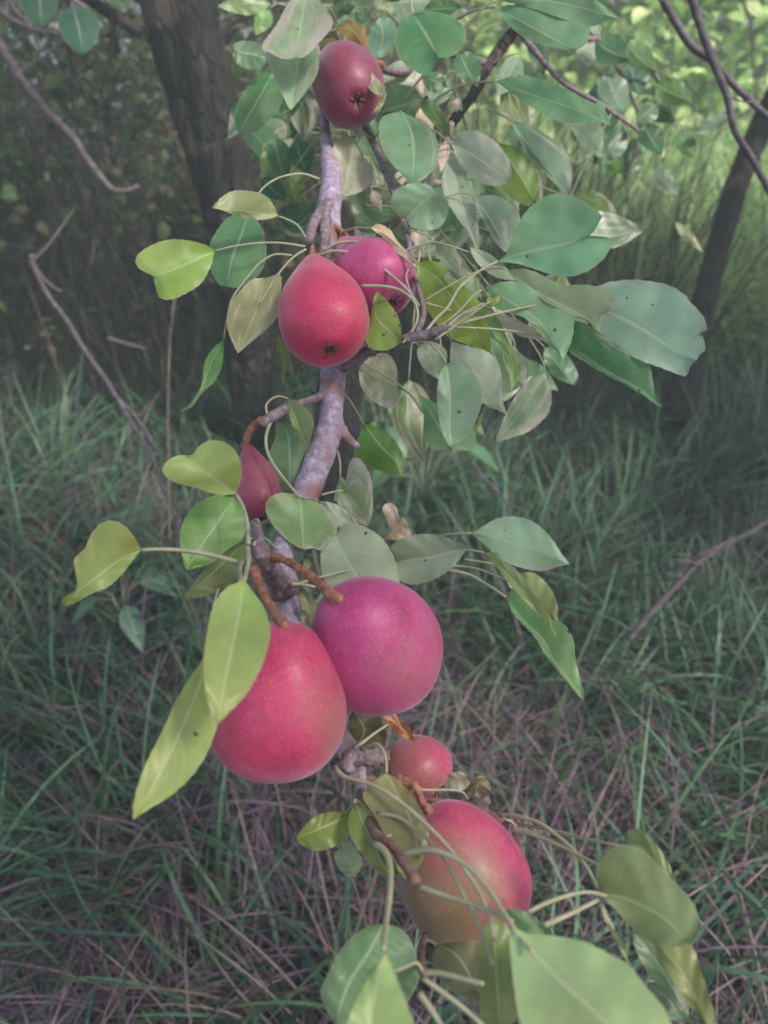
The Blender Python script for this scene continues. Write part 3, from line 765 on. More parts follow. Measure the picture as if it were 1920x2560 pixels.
LK = .95
def leaf(key, mid, a, b, d, col, fold=(-.35, -.35), arch=.0, curl=0., scorch_sheen=0., stalk=None, sd=None, parent=None, which=0, sr=.00095, wave=.0012, auto=True, name='leaf', label=None):
    """mid/a/b outlines in crop pixels; d depths base->tip; fold = slope of each half towards (-) the camera"""
    parent = parent or (root if which == 0 else root2)
    rs = random.Random(len(LEAVES) * 13 + 5)
    m_ = cv(key, mid); A = [m_[0]] + cv(key, a) + [m_[-1]]; B = [m_[0]] + cv(key, b) + [m_[-1]]
    n = 30; ns = 6
    M = catmull(m_, n); A = catmull(A, n); B = catmull(B, n)
    verts = []; uvs = []
    ph = rs.random() * 6
    for i in range(n):
        t = i / (n - 1)
        dep = d[0] + (d[1] - d[0]) * t - arch * math.sin(math.pi * t)
        for j in range(-ns, ns + 1):
            s = abs(j) / ns
            E = A[i] if j < 0 else B[i]
            f = fold[0] if j < 0 else fold[1]
            x = M[i][0] + (E[0] - M[i][0]) * s; y = M[i][1] + (E[1] - M[i][1]) * s
            wpx = math.hypot(E[0] - M[i][0], E[1] - M[i][1])
            if abs(j) == ns and 1 < i < n - 2:
                k = 1 + (.8 if i % 2 else -.8) / max(wpx, 6)
                x = M[i][0] + (E[0] - M[i][0]) * k; y = M[i][1] + (E[1] - M[i][1]) * k
            wm = wpx * dep / FPX
            dd = dep + f * wm * (s - .35 * s * s) + curl * wm * s * s + (wave + .0012) * s * math.sin(t * 9 + ph + (0 if j < 0 else 2)) - .0006 * math.sin(t * 30 + s * 5) * s
            verts.append(P(x, y, dd))
            uvs.append((.5 + .5 * j / ns, t))
    W = 2 * ns + 1
    faces = [(i * W + j, i * W + j + 1, (i + 1) * W + j + 1, (i + 1) * W + j) for i in range(n - 1) for j in range(W - 1)]
    me = mesh(name, verts, faces)
    uvl = me.uv_layers.new(name='UVMap')
    for lp in me.loops: uvl.data[lp.index].uv = uvs[lp.vertex_index]
    base = P(m_[0][0], m_[0][1], d[0])
    o = link(name, me, M_LEAF, parent)
    # put the leaf's origin at its own base
    off = base - parent.location
    me.transform(Matrix.Translation(-off)); o.location = off
    c = lin(col)
    k_ = 1.08 if col[0] > col[2] * 1.45 else 1.28
    o.color = (c[0] * LK * k_, c[1] * LK * 1.14, c[2] * LK * .98, 1)
    o['scorch_sheen'] = float(scorch_sheen)
    if label: o['label'] = label
    LEAVES.append(o)
    if stalk:
        sdp = sd or (d[0] + .01, d[0])
        if not isinstance(stalk, tuple): stalk = (key, stalk)
        pp = pix_path(stalk[0], stalk[1], sdp, 8 + 3 * len(stalk[1]))
        stalk_mesh(pp, sr * 1.15, sr * .8, o)
    elif auto:
        near = min(WOODPTS[which], key=lambda q: (q - base).length)
        nxt = P(m_[1][0], m_[1][1], d[0] + (d[1] - d[0]) * .3)
        out = (base - nxt).normalized() * min(.02, (near - base).length * .5)
        c1 = base + out
        c2 = near + (base - near) * .25 + Vector((0, 0, .004))
        pp = []
        for k in range(12):
            t = k / 11
            pp.append(near * (1 - t) ** 3 + c2 * 3 * t * (1 - t) ** 2 + c1 * 3 * t * t * (1 - t) + base * t ** 3)
        stalk_mesh(pp, sr, sr * .7, o)
    return o

def loose_stalk(key, pts, d, r=.0011):
    pp = pix_path(key, pts, d, 8 + 3 * len(pts))
    return stalk_mesh(pp, r * 1.15, r * .85, root)

# --- left fan at the middle pears
leaf('A4', [(615, 485), (430, 570), (320, 615), (215, 650)], [(580, 455), (490, 428), (400, 412), (300, 415), (200, 450), (130, 495), (98, 550), (125, 600), (190, 635)],
     [(590, 580), (530, 690), (430, 760), (330, 800), (260, 790), (232, 720)], (.655, .63), (146, 172, 82), (-.25, -.5), stalk=[(1200, 458), (1050, 435), (900, 435), (740, 455), (615, 485)], sd=(.675, .655), label='yellow green leaf with a notched tip and dark spot')
leaf('A4', [(1025, 260), (870, 240), (720, 222), (595, 205)], [(990, 180), (940, 125), (850, 98), (740, 95), (660, 135)], [(980, 275), (880, 285), (760, 258), (680, 228)],
     (.67, .64), (150, 168, 122), (-.3, .4), stalk=[(1215, 415), (1150, 320), (1080, 280), (1025, 260)], sd=(.68, .67))
leaf('A4', [(840, 215), (790, 370), (730, 520), (690, 715)], [(700, 270), (600, 400), (578, 500), (585, 600), (640, 700)], [(890, 280), (940, 420), (945, 530), (900, 640), (780, 720)],
     (.70, .68), (92, 138, 98), (.3, -.2), stalk=[(1290, 20), (1180, -15), (1050, 5), (960, 50), (905, 105), (840, 215)], sd=(.73, .70))
leaf('A4', [(940, 660), (890, 850), (830, 1000), (765, 1150)], [(850, 675), (740, 790), (695, 900), (702, 1010), (735, 1090)], [(1038, 640), (1045, 750), (1030, 890), (960, 985), (870, 1060)],
     (.66, .635), (150, 156, 112), (.25, -.25), scorch_sheen=.35, stalk=[(1205, 475), (1120, 530), (1030, 630), (960, 740), (905, 825)], sd=(.67, .645))
leaf('A4', [(672, 1060), (600, 1190), (560, 1300), (515, 1405), (445, 1495), (380, 1530)], [(600, 1120), (545, 1220), (533, 1320), (505, 1400), (440, 1485)], [(672, 1150), (650, 1260), (600, 1345), (525, 1415), (460, 1500)],
     (.66, .63), (96, 142, 84), (.6, -.5), stalk=[(1115, 515), (1000, 510), (900, 570), (800, 690), (725, 800), (690, 950), (672, 1060)], sd=(.675, .66))
leaf('A4', [(1030, 1000), (1045, 1180), (1058, 1355)], [(1013, 1080), (1018, 1180), (1042, 1270)], [(1085, 1100), (1092, 1160), (1078, 1260)], (.68, .67), (124, 140, 92))
# --- right of the middle pears
leaf('B1', [(385, 340), (480, 385), (590, 470), (690, 562)], [(420, 310), (500, 340), (560, 430), (640, 505)], [(460, 400), (540, 480), (610, 540)], (.655, .64), (205, 192, 160), (.8, .8), scorch_sheen=.5,
     stalk=[(205, 360), (290, 335), (385, 340)], sd=(.70, .655), label='pale rolled leaf above the rear pear')
leaf('B1', [(60, 520), (200, 600), (320, 710), (400, 830), (470, 1000)], [(200, 550), (330, 620), (430, 700), (480, 810)], [(170, 680), (270, 830), (345, 960), (400, 1030)], (.67, .665), (128, 118, 100), (.3, .3))
leaf('B1', [(582, 1078), (490, 990), (410, 900), (425, 745)], [(480, 1130), (370, 1110), (350, 1020), (385, 880), (400, 790)], [(572, 960), (540, 880), (480, 800)], (.60, .635), (134, 146, 74), (-.3, -.3))
leaf('B1', [(680, 565), (820, 670), (920, 800), (1010, 940), (1080, 1040), (1158, 1148)], [(740, 548), (830, 558), (880, 600), (850, 660), (900, 688), (960, 695), (1050, 770), (1120, 890), (1155, 1040)],
     [(690, 680), (730, 830), (790, 930), (880, 1040), (1000, 1090), (1100, 1125)], (.65, .615), (140, 162, 72), (-.45, .5), stalk=[(620, 1045), (690, 930), (650, 790), (610, 640), (680, 565)], sd=(.605, .65))
leaf('B1', [(900, 1068), (1040, 1250), (1130, 1380), (1260, 1545)], [(1000, 1100), (1140, 1140), (1215, 1230), (1228, 1400)], [(900, 1240), (1000, 1390), (1110, 1475), (1200, 1515)], (.62, .60), (166, 182, 168), (-.15, .4),
     stalk=[(870, 985), (890, 1030), (900, 1068)], sd=(.597, .62))
leaf('B1', [(690, 1095), (760, 1160), (830, 1325)], [(680, 1150), (700, 1210), (745, 1270)], [(780, 1072), (870, 1130), (865, 1240)], (.635, .625), (146, 166, 146), (-.2, .2))
leaf('B1', [(872, 1212), (885, 1350), (890, 1500), (894, 1755)], [(830, 1280), (812, 1400), (820, 1550), (850, 1680)], [(960, 1220), (1060, 1290), (1105, 1400), (1080, 1540), (1000, 1690)], (.595, .575), (118, 150, 126), (-.3, -.2),
     stalk=[(640, 1085), (700, 1070), (760, 1085), (830, 1150), (872, 1212)], sd=(.60, .595))
leaf('F', [(905, 852), (935, 900), (978, 972)], [(915, 900), (915, 945), (940, 970)], [(960, 880), (1010, 900), (1026, 940), (1022, 970)], (.68, .66), (108, 152, 112), (.2, -.2),
     stalk=('B1', [(555, 1362), (640, 1420), (720, 1530), (820, 1610)]), sd=(.70, .68), sr=.001)
leaf('B1', [(555, 1362), (430, 1310), (300, 1245)], [(545, 1230), (480, 1150), (380, 1170)], [(555, 1470), (500, 1505), (400, 1460), (320, 1370)], (.68, .66), (134, 148, 124), (.2, -.5), scorch_sheen=.4)
leaf('B3', [(1370, 310), (1490, 460), (1570, 540), (1622, 650)], [(1440, 320), (1560, 400), (1620, 500), (1632, 590)], [(1330, 420), (1310, 510), (1400, 590), (1530, 625)], (.68, .67), (98, 136, 66), (.2, .3),
     stalk=[(1243, 110), (1310, 200), (1370, 310)], sd=(.66, .68))
leaf('B1', [(800, 440), (860, 540), (960, 690)], [(820, 520), (870, 620)], [(900, 450), (970, 540), (975, 640)], (.72, .70), (120, 144, 120), (.3, -.3), scorch_sheen=.3)
# --- right group
leaf('B2', [(165, 555), (300, 508), (450, 475), (620, 435), (760, 385)], [(225, 500), (260, 400), (310, 290), (380, 200), (480, 130), (570, 115), (680, 140), (780, 200), (845, 265), (812, 310), (800, 350)],
     [(300, 570), (400, 600), (520, 640), (640, 652), (760, 610), (860, 530), (900, 440), (888, 400), (840, 392)], (.625, .60), (118, 166, 132), (-.25, .1), curl=-.15,
     stalk=('B1', [(700, 1060), (800, 930), (880, 850), (950, 730), (1030, 660), (1110, 600), (1202, 555)]), sd=(.60, .625), sr=.0013, label='large blue green leaf with a bite out of its tip')
leaf('B2', [(-20, 460), (90, 540), (200, 600), (300, 672)], [(60, 480), (130, 515), (220, 590)], [(30, 560), (130, 645), (220, 672)], (.64, .62), (160, 180, 158), (-.6, -.5), stalk=('B1', [(540, 505), (690, 455), (800, 430), (1040, 500)]), sd=(.66, .64))
leaf('B2', [(230, 610), (400, 740), (600, 850), (720, 910), (780, 955), (822, 1012)], [(320, 600), (420, 625), (520, 680), (600, 705), (750, 705), (870, 740), (938, 810), (925, 862), (845, 895), (828, 950)],
     [(300, 700), (450, 800), (620, 885), (740, 940), (795, 990)], (.615, .58), (132, 152, 120), (-.5, -.8), scorch_sheen=.12)
leaf('B2', [(90, 715), (300, 850), (450, 960), (590, 1195)], [(200, 685), (300, 690), (430, 750), (560, 840), (640, 900), (660, 980), (645, 1070), (615, 1140)], [(120, 820), (200, 880), (340, 920), (450, 1030), (500, 1100), (570, 1150)],
     (.61, .585), (120, 162, 126), (-.15, .25), stalk=('B1', [(700, 1060), (850, 960), (950, 880), (1050, 770), (1100, 740)]), sd=(.60, .61))
leaf('B2', [(100, 900), (250, 955), (440, 1045), (560, 1150)], [(200, 895), (320, 945), (440, 1020)], [(150, 935), (260, 1015), (370, 1052), (450, 1065)], (.625, .60), (205, 192, 172), (.6, -.6), scorch_sheen=.7,
     stalk=('B1', [(800, 1062), (900, 980), (1010, 930), (1135, 900)]), sd=(.597, .625))
leaf('D4', [(270, 500), (400, 575), (650, 710), (900, 870), (1080, 950)], [(260, 400), (330, 350), (460, 320), (620, 315), (800, 340), (900, 375), (1000, 445), (1025, 485), (1100, 560), (1150, 640), (1160, 710), (1112, 735), (1142, 800), (1148, 870), (1090, 915)],
     [(260, 600), (310, 740), (400, 870), (480, 880), (560, 915), (680, 970), (800, 1010), (900, 1050), (1000, 1075), (1030, 990)], (.60, .575), (132, 166, 152), (-.12, .25), scorch_sheen=.08, curl=-.1, sr=.0013, label='large blue grey leaf with ragged bitten edge and small holes')
leaf('D4', [(60, 830), (300, 1000), (500, 1110), (640, 1190), (740, 1260), (818, 1318)], [(60, 700), (150, 640), (330, 740), (500, 860), (700, 985), (730, 1100), (765, 1230)], [(70, 880), (200, 965), (350, 1055), (500, 1140), (640, 1215), (760, 1300)],
     (.61, .585), (84, 130, 92), (-.5, -.6), scorch_sheen=.05)
leaf('B2', [(150, 900), (210, 1050), (265, 1230), (255, 1392)], [(120, 970), (190, 1120), (240, 1290)], [(190, 960), (240, 1080), (310, 1210), (312, 1290)], (.62, .60), (124, 152, 92), (.3, -.4))
leaf('B2', [(225, 1085), (280, 1200), (325, 1385)], [(200, 1160), (230, 1270), (290, 1340)], [(290, 1120), (350, 1230), (352, 1310)], (.66, .65), (160, 176, 160), (.3, -.3), scorch_sheen=.3)
leaf('B2', [(470, 1110), (560, 1230), (670, 1355)], [(560, 1110), (640, 1190), (688, 1290)], [(465, 1190), (520, 1290), (600, 1335)], (.76, .75), (98, 140, 110), (.2, .2))
leaf('B2', [(80, 1010), (150, 1180), (190, 1330), (160, 1450)], [(30, 1150), (60, 1300), (110, 1400)], [(200, 1100), (330, 1160), (380, 1250), (330, 1350)], (.72, .70), (98, 136, 108), (.2, -.2))
leaf('B1', [(1130, 820), (1180, 800), (1230, 760)], [(1140, 790), (1190, 760)], [(1160, 850), (1210, 810)], (.60, .60), (140, 160, 100))
# loose petioles in the middle spray
loose_stalk('B1', [(55, 520), (110, 490), (230, 495), (400, 560), (520, 650), (620, 740), (700, 850)], (.665, .62), .0013)
loose_stalk('B1', [(75, 490), (150, 440), (270, 425), (430, 450), (570, 510), (680, 600)], (.668, .64), .0012)
loose_stalk('B1', [(320, 712), (470, 715), (570, 740), (650, 800), (685, 880), (670, 970), (615, 1045)], (.62, .60), .0012)
loose_stalk('B1', [(800, 1060), (900, 990), (1030, 900), (1150, 815)], (.592, .585), .0011)
# --- upper right
leaf('A3', [(430, 365), (600, 430), (800, 495), (953, 565)], [(530, 340), (640, 360), (780, 415), (860, 470), (912, 452), (930, 510)], [(520, 430), (620, 500), (720, 550), (800, 560), (880, 545)], (.78, .74), (112, 158, 122), (-.3, .2), scorch_sheen=.12,
     stalk=[(140, 465), (220, 410), (320, 375), (430, 365)], sd=(.82, .78), sr=.0014)
leaf('A3', [(430, 30), (560, 105), (700, 180), (790, 230)], [(540, 20), (700, 50), (840, 120), (845, 190)], [(470, 90), (560, 170), (680, 212)], (.74, .70), (108, 150, 118), (-.2, .3), stalk=[(250, 90), (340, 45), (430, 30)], sd=(.78, .74), sr=.0015)
leaf('A3', [(440, 0), (620, 0), (800, 30), (985, 85)], [(560, -70), (750, -60), (900, 10)], [(600, 40), (750, 90), (860, 118), (930, 100)], (.73, .70), (114, 154, 120), (-.2, .2), sr=.0014)
leaf('A2', [(1380, 90), (1450, 200), (1550, 375)], [(1500, 75), (1640, 110), (1720, 190), (1700, 300), (1620, 370)], [(1300, 140), (1268, 260), (1290, 370), (1370, 450), (1480, 485)], (.76, .73), (86, 136, 96), (-.2, .2), stalk=[(1370, -80), (1365, 0), (1380, 90)], sd=(.80, .76), sr=.0013)
leaf('A3', [(232, 650), (330, 700), (430, 770), (498, 815)], [(270, 600), (340, 588), (420, 630), (480, 700), (502, 770)], [(260, 720), (320, 800), (400, 835), (470, 832)], (.73, .70), (140, 156, 142), (-.2, .2), scorch_sheen=.25, stalk=[(100, 560), (170, 600), (232, 650)], sd=(.80, .73))
leaf('A3', [(430, 640), (530, 770), (612, 917)], [(560, 680), (622, 790), (625, 880)], [(420, 760), (450, 850), (540, 915)], (.80, .79), (104, 130, 56), (.2, .2))
leaf('A3', [(500, 545), (580, 660), (670, 770), (768, 882)], [(560, 555), (650, 600), (740, 670), (775, 770)], [(530, 610), (590, 715), (650, 775), (710, 840)], (.76, .73), (112, 146, 124), (-.2, .7), scorch_sheen=.2, stalk=[(390, 490), (460, 520), (500, 545)], sd=(.82, .76))
leaf('A3', [(235, 690), (260, 850), (300, 980), (350, 1132)], [(190, 780), (200, 880), (250, 970), (310, 1050)], [(290, 760), (305, 830), (325, 890), (350, 1000), (358, 1080)], (.74, .70), (136, 158, 140), (-.5, -.5), scorch_sheen=.4)
leaf('A3', [(330, 888), (400, 980), (485, 1140)], [(420, 880), (500, 920), (542, 990), (515, 1100)], [(355, 960), (415, 1070), (460, 1125)], (.71, .68), (122, 146, 130), (-.3, .7), scorch_sheen=.25)
leaf('B1', [(610, 285), (690, 195), (760, 135), (845, 108)], [(560, 260), (510, 190), (540, 90), (640, 50), (740, 50), (800, 88)], [(650, 335), (740, 350), (830, 330), (880, 250), (884, 170)], (.70, .68), (130, 168, 138), (-.2, .25), scorch_sheen=.15,
     stalk=[(535, 370), (570, 320), (610, 285)], sd=(.72, .70))
leaf('A2', [(1300, 720), (1370, 850), (1385, 1050), (1358, 1235)], [(1180, 760), (1160, 870), (1200, 1000), (1260, 1080), (1330, 1160)], [(1420, 780), (1510, 850), (1545, 960), (1530, 1080), (1440, 1170)], (.76, .73), (112, 150, 120), (.2, -.3), scorch_sheen=.1,
     stalk=[(1190, 740), (1250, 725), (1300, 720)], sd=(.80, .76))
leaf('A2', [(1432, 635), (1300, 690), (1170, 725)], [(1390, 570), (1280, 545), (1190, 560), (1150, 640)], [(1350, 700), (1240, 730)], (.79, .78), (104, 146, 110), (.2, -.4))
leaf('A2', [(1010, 880), (975, 1050), (930, 1275)], [(900, 890), (858, 970), (872, 1080), (900, 1190)], [(1020, 960), (1060, 1015), (1122, 1090), (1110, 1190), (1030, 1248)], (.80, .77), (150, 158, 136), (-.4, .1), scorch_sheen=.45)
leaf('A2', [(650, 340), (620, 500), (588, 715)], [(430, 345), (460, 450), (520, 580), (565, 680)], [(745, 290), (772, 420), (740, 520), (650, 640)], (.76, .72), (134, 168, 140), (-.3, -.4), scorch_sheen=.3)
leaf('A2', [(690, -40), (650, 180), (630, 375)], [(590, 0), (500, 150), (400, 300), (450, 340), (540, 382)], [(780, 20), (862, 150), (760, 290), (680, 365)], (.74, .70), (138, 164, 136), (-.2, -.5), scorch_sheen=.55, label='large pale leaf with scorched and painted sheen patches at the top left of the top pear')
leaf('A2', [(440, 380), (330, 350), (212, 325)], [(400, 290), (300, 265), (225, 280)], [(400, 440), (300, 445), (225, 390)], (.80, .79), (104, 142, 112), (.2, .2))
leaf('A2', [(470, 470), (400, 600), (250, 860)], [(400, 480), (310, 560), (232, 700), (225, 800)], [(545, 560), (520, 690), (400, 830), (300, 870)], (.82, .80), (88, 134, 90), (.2, .3))
leaf('A2', [(660, 640), (560, 720), (470, 760)], [(600, 640), (500, 680)], [(640, 700), (560, 780)], (.84, .83), (80, 126, 90))
leaf('A2', [(880, 190), (980, 190), (1085, 340)], [(940, 128), (1040, 155), (1085, 240)], [(930, 240), (1000, 290), (1050, 320)], (.80, .77), (156, 126, 78), (.3, .2), label='curled orange brown leaf on top of the highest pear')
leaf('A2', [(745, 292), (850, 250), (965, 310)], [(800, 225), (880, 200), (940, 240)], [(820, 300), (900, 305)], (.78, .77), (100, 104, 80))
leaf('A2', [(1160, 108), (1185, 240), (1150, 382)], [(1100, 200), (1085, 290), (1110, 350)], [(1240, 125), (1275, 210), (1240, 330)], (.84, .83), (98, 136, 116), (.1, .1))
leaf('A2', [(1430, 640), (1530, 750), (1645, 905)], [(1500, 650), (1600, 760)], [(1440, 720), (1560, 850)], (.80, .78), (96, 130, 88), (-.5, .6))
leaf('A2', [(1022, 428), (1100, 520), (1190, 640)], [(1070, 430), (1150, 510), (1202, 575)], [(1050, 510), (1100, 580), (1160, 625)], (.745, .74), (140, 146, 116), (-.1, -.1), auto=False)
leaf('A2', [(1205, 560), (1200, 640), (1110, 745)], [(1180, 600), (1150, 680)], [(1205, 620), (1180, 690)], (.74, .74), (150, 156, 110), (.5, .5), auto=False)
leaf('A2', [(860, 1290), (900, 1150), (890, 980)], [(870, 1200)], [(930, 1150), (920, 1050)], (.85, .85), (90, 120, 90))
leaf('A2', [(500, 1380), (620, 1460), (760, 1330)], [(560, 1330), (680, 1300)], [(560, 1470), (700, 1450)], (.9, .9), (70, 104, 76))
# fillers (behind)
fill = [((1080, 1300), (1200, 1200), 50, (120, 140, 120)), ((620, 900), (700, 1130), 90, (66, 112, 78)), ((480, 880), (560, 1180), 80, (76, 120, 84)), ((720, 740), (560, 900), 80, (72, 118, 84)),
        ((450, 60), (360, 230), 60, (110, 146, 92)), ((470, 20), (110, 40), 70, (132, 160, 116)), ((800, 20), (640, -80), 90, (118, 146, 112)), ((960, 100), (900, -60), 80, (92, 122, 94)), ((1000, 90), (1120, 130), 60, (84, 118, 84)),
        ((1600, 480), (1500, 700), 80, (86, 130, 96)), ((1680, 330), (1800, 560), 90, (80, 122, 88)), ((1130, 760), (1200, 1150), 90, (80, 118, 84)), ((1050, 1330), (1300, 1400), 80, (96, 130, 100)),
        ((1240, 1480), (1400, 1600), 70, (110, 136, 116)), ((1000, 1400), (1180, 1500), 70, (104, 132, 100)), ((1550, 1500), (1650, 1350), 80, (100, 140, 112)), ((400, 1150), (560, 1300), 70, (64, 102, 70)), ((1600, 560), (1420, 500), 70, (92, 132, 100)),
        ((300, 420), (420, 350), 50, (96, 140, 90)), ((1290, 10), (1200, -120), 70, (90, 120, 80)), ((1450, 60), (1700, 40), 70, (80, 116, 76))]
for i, (p0, p1, wv, c) in enumerate(fill):
    dx, dy = p1[0] - p0[0], p1[1] - p0[1]
    ln = math.hypot(dx, dy); nx, ny = -dy / ln, dx / ln
    def off(t, k): return (p0[0] + dx * t + nx * k, p0[1] + dy * t + ny * k)
    dd = .86 + .02 * (i % 5)
    leaf('A2', [p0, off(.5, wv * .12), p1], [off(.2, -wv * .75), off(.45, -wv), off(.75, -wv * .62)], [off(.2, wv * .75), off(.45, wv), off(.75, wv * .62)], (dd, dd - .02), c, (.3, -.2), which=1, scorch_sheen=.15 if i % 3 == 0 else 0)
fr = random.Random(77)
for i in range(66):
    if i < 48: bx, by, dd = fr.uniform(580, 1480), fr.uniform(-60, 560), fr.uniform(.92, 1.12)
    else: bx, by, dd = fr.uniform(1020, 1440), fr.uniform(420, 960), fr.uniform(.78, .9)
    an = fr.uniform(-.3, 2.6); ln = fr.uniform(120, 210) * .85 / dd
    ex, ey = bx + math.cos(an) * ln, by + math.sin(an) * ln
    nx, ny = -math.sin(an), math.cos(an); wv = ln * fr.uniform(.22, .34); bd_ = ln * fr.uniform(-.12, .12)
    def off(t, k): return (bx + (ex - bx) * t + nx * (k + bd_ * math.sin(math.pi * t)), by + (ey - by) * t + ny * (k + bd_ * math.sin(math.pi * t)))
    c = fr.choice([(92, 132, 98), (78, 118, 84), (108, 144, 112), (84, 122, 92), (124, 152, 128), (96, 124, 72)])
    f1, f2 = fr.uniform(-.6, .6), fr.uniform(-.6, .6)
    k2 = fr.uniform(.5, 1)
    leaf('X', [(bx, by), off(.5, 0), (ex, ey)], [off(.12, -wv * .6), off(.35, -wv), off(.65, -wv * .8), off(.86, -wv * .35)], [off(.12, wv * .6 * k2), off(.35, wv * k2), off(.65, wv * .8 * k2), off(.86, wv * .35 * k2)],
         (dd, dd + fr.uniform(-.05, .03)), c, (f1, f2), which=1, scorch_sheen=fr.choice([0, 0, .2, .5]))
# pale petal-like bits, part scorched, part painted sheen
for (p0, p1, wv) in [((1400, 480), (1450, 620), 24), ((1300, 1100), (1310, 1200), 40), ((1600, 900), (1560, 1120), 36), ((1430, 690), (1500, 860), 60), ((1640, 640), (1700, 720), 30), ((1110, 1230), (1180, 1370), 36), ((1370, 1480), (1450, 1640), 30)]:
    dx, dy = p1[0] - p0[0], p1[1] - p0[1]
    ln = math.hypot(dx, dy); nx, ny = -dy / ln, dx / ln
    def off(t, k): return (p0[0] + dx * t + nx * k, p0[1] + dy * t + ny * k)
    leaf('A2', [p0, off(.5, 0), p1], [off(.3, -wv), off(.7, -wv * .7)], [off(.3, wv), off(.7, wv * .7)], (.82, .80), (216, 196, 178), (.6, -.5), which=1, scorch_sheen=.8)

# --- far dark leafy twig at the right
root3 = empty('leafy_twig', P(1480, 160, 1.25), 'blurred dark green leafy twig hanging before the bright meadow', 'branch')
WOODPTS[2] = []
bwood('stem', [(1380, -60, 1.2, 8), (1440, 90, 1.22, 8), (1500, 95, 1.24, 7), (1570, 120, 1.26, 7), (1640, 190, 1.28, 6), (1660, 260, 1.28, 5)], M_SPUR, 8, 22, .08, 31, root3, 2)
bwood('twig', [(1500, 95, 1.24, 6), (1560, 200, 1.26, 5), (1600, 300, 1.28, 5), (1590, 380, 1.28, 4), (1560, 430, 1.28, 3)], M_SPUR, 8, 16, .1, 32, root3, 2)
far = [((880, 190), (1040, 270), 80, (66, 108, 74)), ((1010, 190), (1160, 330), 62, (84, 124, 76)), ((900, 250), (790, 220), 60, (150, 168, 160)), ((1040, 280), (1080, 430), 70, (60, 98, 78)), ((930, 330), (1010, 520), 70, (100, 132, 112)),
       ((1150, 380), (1330, 460), 66, (80, 116, 66)), ((1090, 450), (1240, 550), 60, (70, 108, 66)), ((880, 380), (960, 620), 80, (56, 96, 72)), ((1000, 560), (900, 760), 66, (54, 96, 66)), ((1100, 560), (1180, 700), 60, (60, 102, 74)),
       ((1130, 760), (1260, 880), 46, (128, 154, 138)), ((1060, 620), (1020, 840), 50, (66, 104, 68)), ((960, 640), (790, 740), 54, (58, 98, 72)), ((1330, 600), (1540, 490), 34, (124, 152, 136)), ((1260, 600), (1330, 720), 46, (84, 124, 74)),
       ((840, 470), (780, 640), 44, (60, 100, 74)), ((1160, 470), (1060, 560), 46, (62, 102, 70)), ((930, 720), (1010, 780), 36, (98, 130, 60)), ((1240, 1000), (1370, 1140), 22, (150, 158, 128))]
for i, (p0, p1, wv, c) in enumerate(far):
    dx, dy = p1[0] - p0[0], p1[1] - p0[1]
    ln = math.hypot(dx, dy); nx, ny = -dy / ln, dx / ln
    def off(t, k): return (p0[0] + dx * t + nx * k, p0[1] + dy * t + ny * k)
    dd = 1.22 + .03 * (i % 4)
    leaf('A3', [p0, off(.5, wv * .1), p1], [off(.15, -wv * .7), off(.4, -wv), off(.75, -wv * .6)], [off(.15, wv * .7), off(.4, wv), off(.75, wv * .6)], (dd, dd - .03), c, (.3, .3), parent=root3, which=2)
root4 = empty('leafy_twig', P(100, -40, 1.3), 'dark twig with round leaves hanging into the top left corner', 'branch')
WOODPTS[3] = []
bwood('stem', [(40, -150, 1.3, 7), (100, -60, 1.3, 7), (170, -10, 1.3, 6), (215, 20, 1.3, 4)], M_SPUR, 8, 14, .08, 41, root4, 3)
leaf('A1', [(250, -100), (260, 30), (270, 180)], [(120, -60), (140, 40), (200, 130)], [(370, -60), (372, 30), (330, 120)], (1.3, 1.27), (62, 98, 84), (.2, .2), parent=root4, which=3)
leaf('A1', [(470, 30), (510, 180), (540, 355)], [(390, 100), (385, 200), (460, 310)], [(580, 60), (645, 160), (610, 290)], (1.3, 1.27), (66, 104, 90), (.2, .2), parent=root4, which=3)
leaf('A1', [(700, -60), (760, 0), (830, 60)], [(760, -60), (840, 0)], [(700, 20), (770, 60)], (1.4, 1.4), (70, 96, 66), parent=root4, which=3)

# --- lower left cluster
leaf('B3', [(545, 765), (480, 720), (380, 650), (265, 565), (222, 512)], [(580, 660), (575, 560), (530, 470), (460, 425), (370, 418), (300, 460), (265, 508)], [(430, 770), (300, 730), (150, 690), (78, 640), (70, 590), (110, 540), (170, 515)],
     (.50, .48), (164, 176, 108), (-.25, -.35), arch=.01, stalk=[(625, 1090), (622, 980), (595, 860), (545, 765)], sd=(.47, .50), sr=.0014, label='pale yellow green heart shaped leaf with a folded tip')
leaf('B3', [(535, 785), (430, 940), (300, 1130), (225, 1262)], [(400, 775), (270, 850), (200, 950), (182, 1050), (195, 1170)], [(580, 850), (612, 970), (600, 1050), (480, 1130), (380, 1220), (290, 1240)], (.53, .50), (112, 156, 84), (-.2, .3),
     stalk=[(660, 1100), (690, 1000), (685, 930), (640, 960), (590, 1060), (575, 1075)], sd=(.47, .52))
leaf('B3', [(605, 1080), (450, 1220), (330, 1330), (190, 1432)], [(450, 1135), (370, 1215), (280, 1330), (215, 1405)], [(600, 1180), (560, 1300), (450, 1380), (330, 1430), (240, 1442)], (.53, .51), (122, 128, 80), (.2, -.1))
leaf('B5', [(660, 350), (560, 390), (430, 480), (300, 580), (132, 690)], [(600, 250), (530, 180), (460, 158), (390, 180), (330, 250), (290, 340), (222, 410), (230, 500), (240, 600), (160, 650)], [(600, 420), (520, 520), (440, 590), (340, 630), (270, 670), (180, 708)],
     (.46, .44), (146, 154, 90), (-.3, .2), arch=.008, stalk=[(1320, 440), (1200, 405), (1050, 370), (900, 350), (750, 345), (660, 350)], sd=(.475, .46), sr=.0015, label='olive yellow leaf on a long stalk, farthest left')
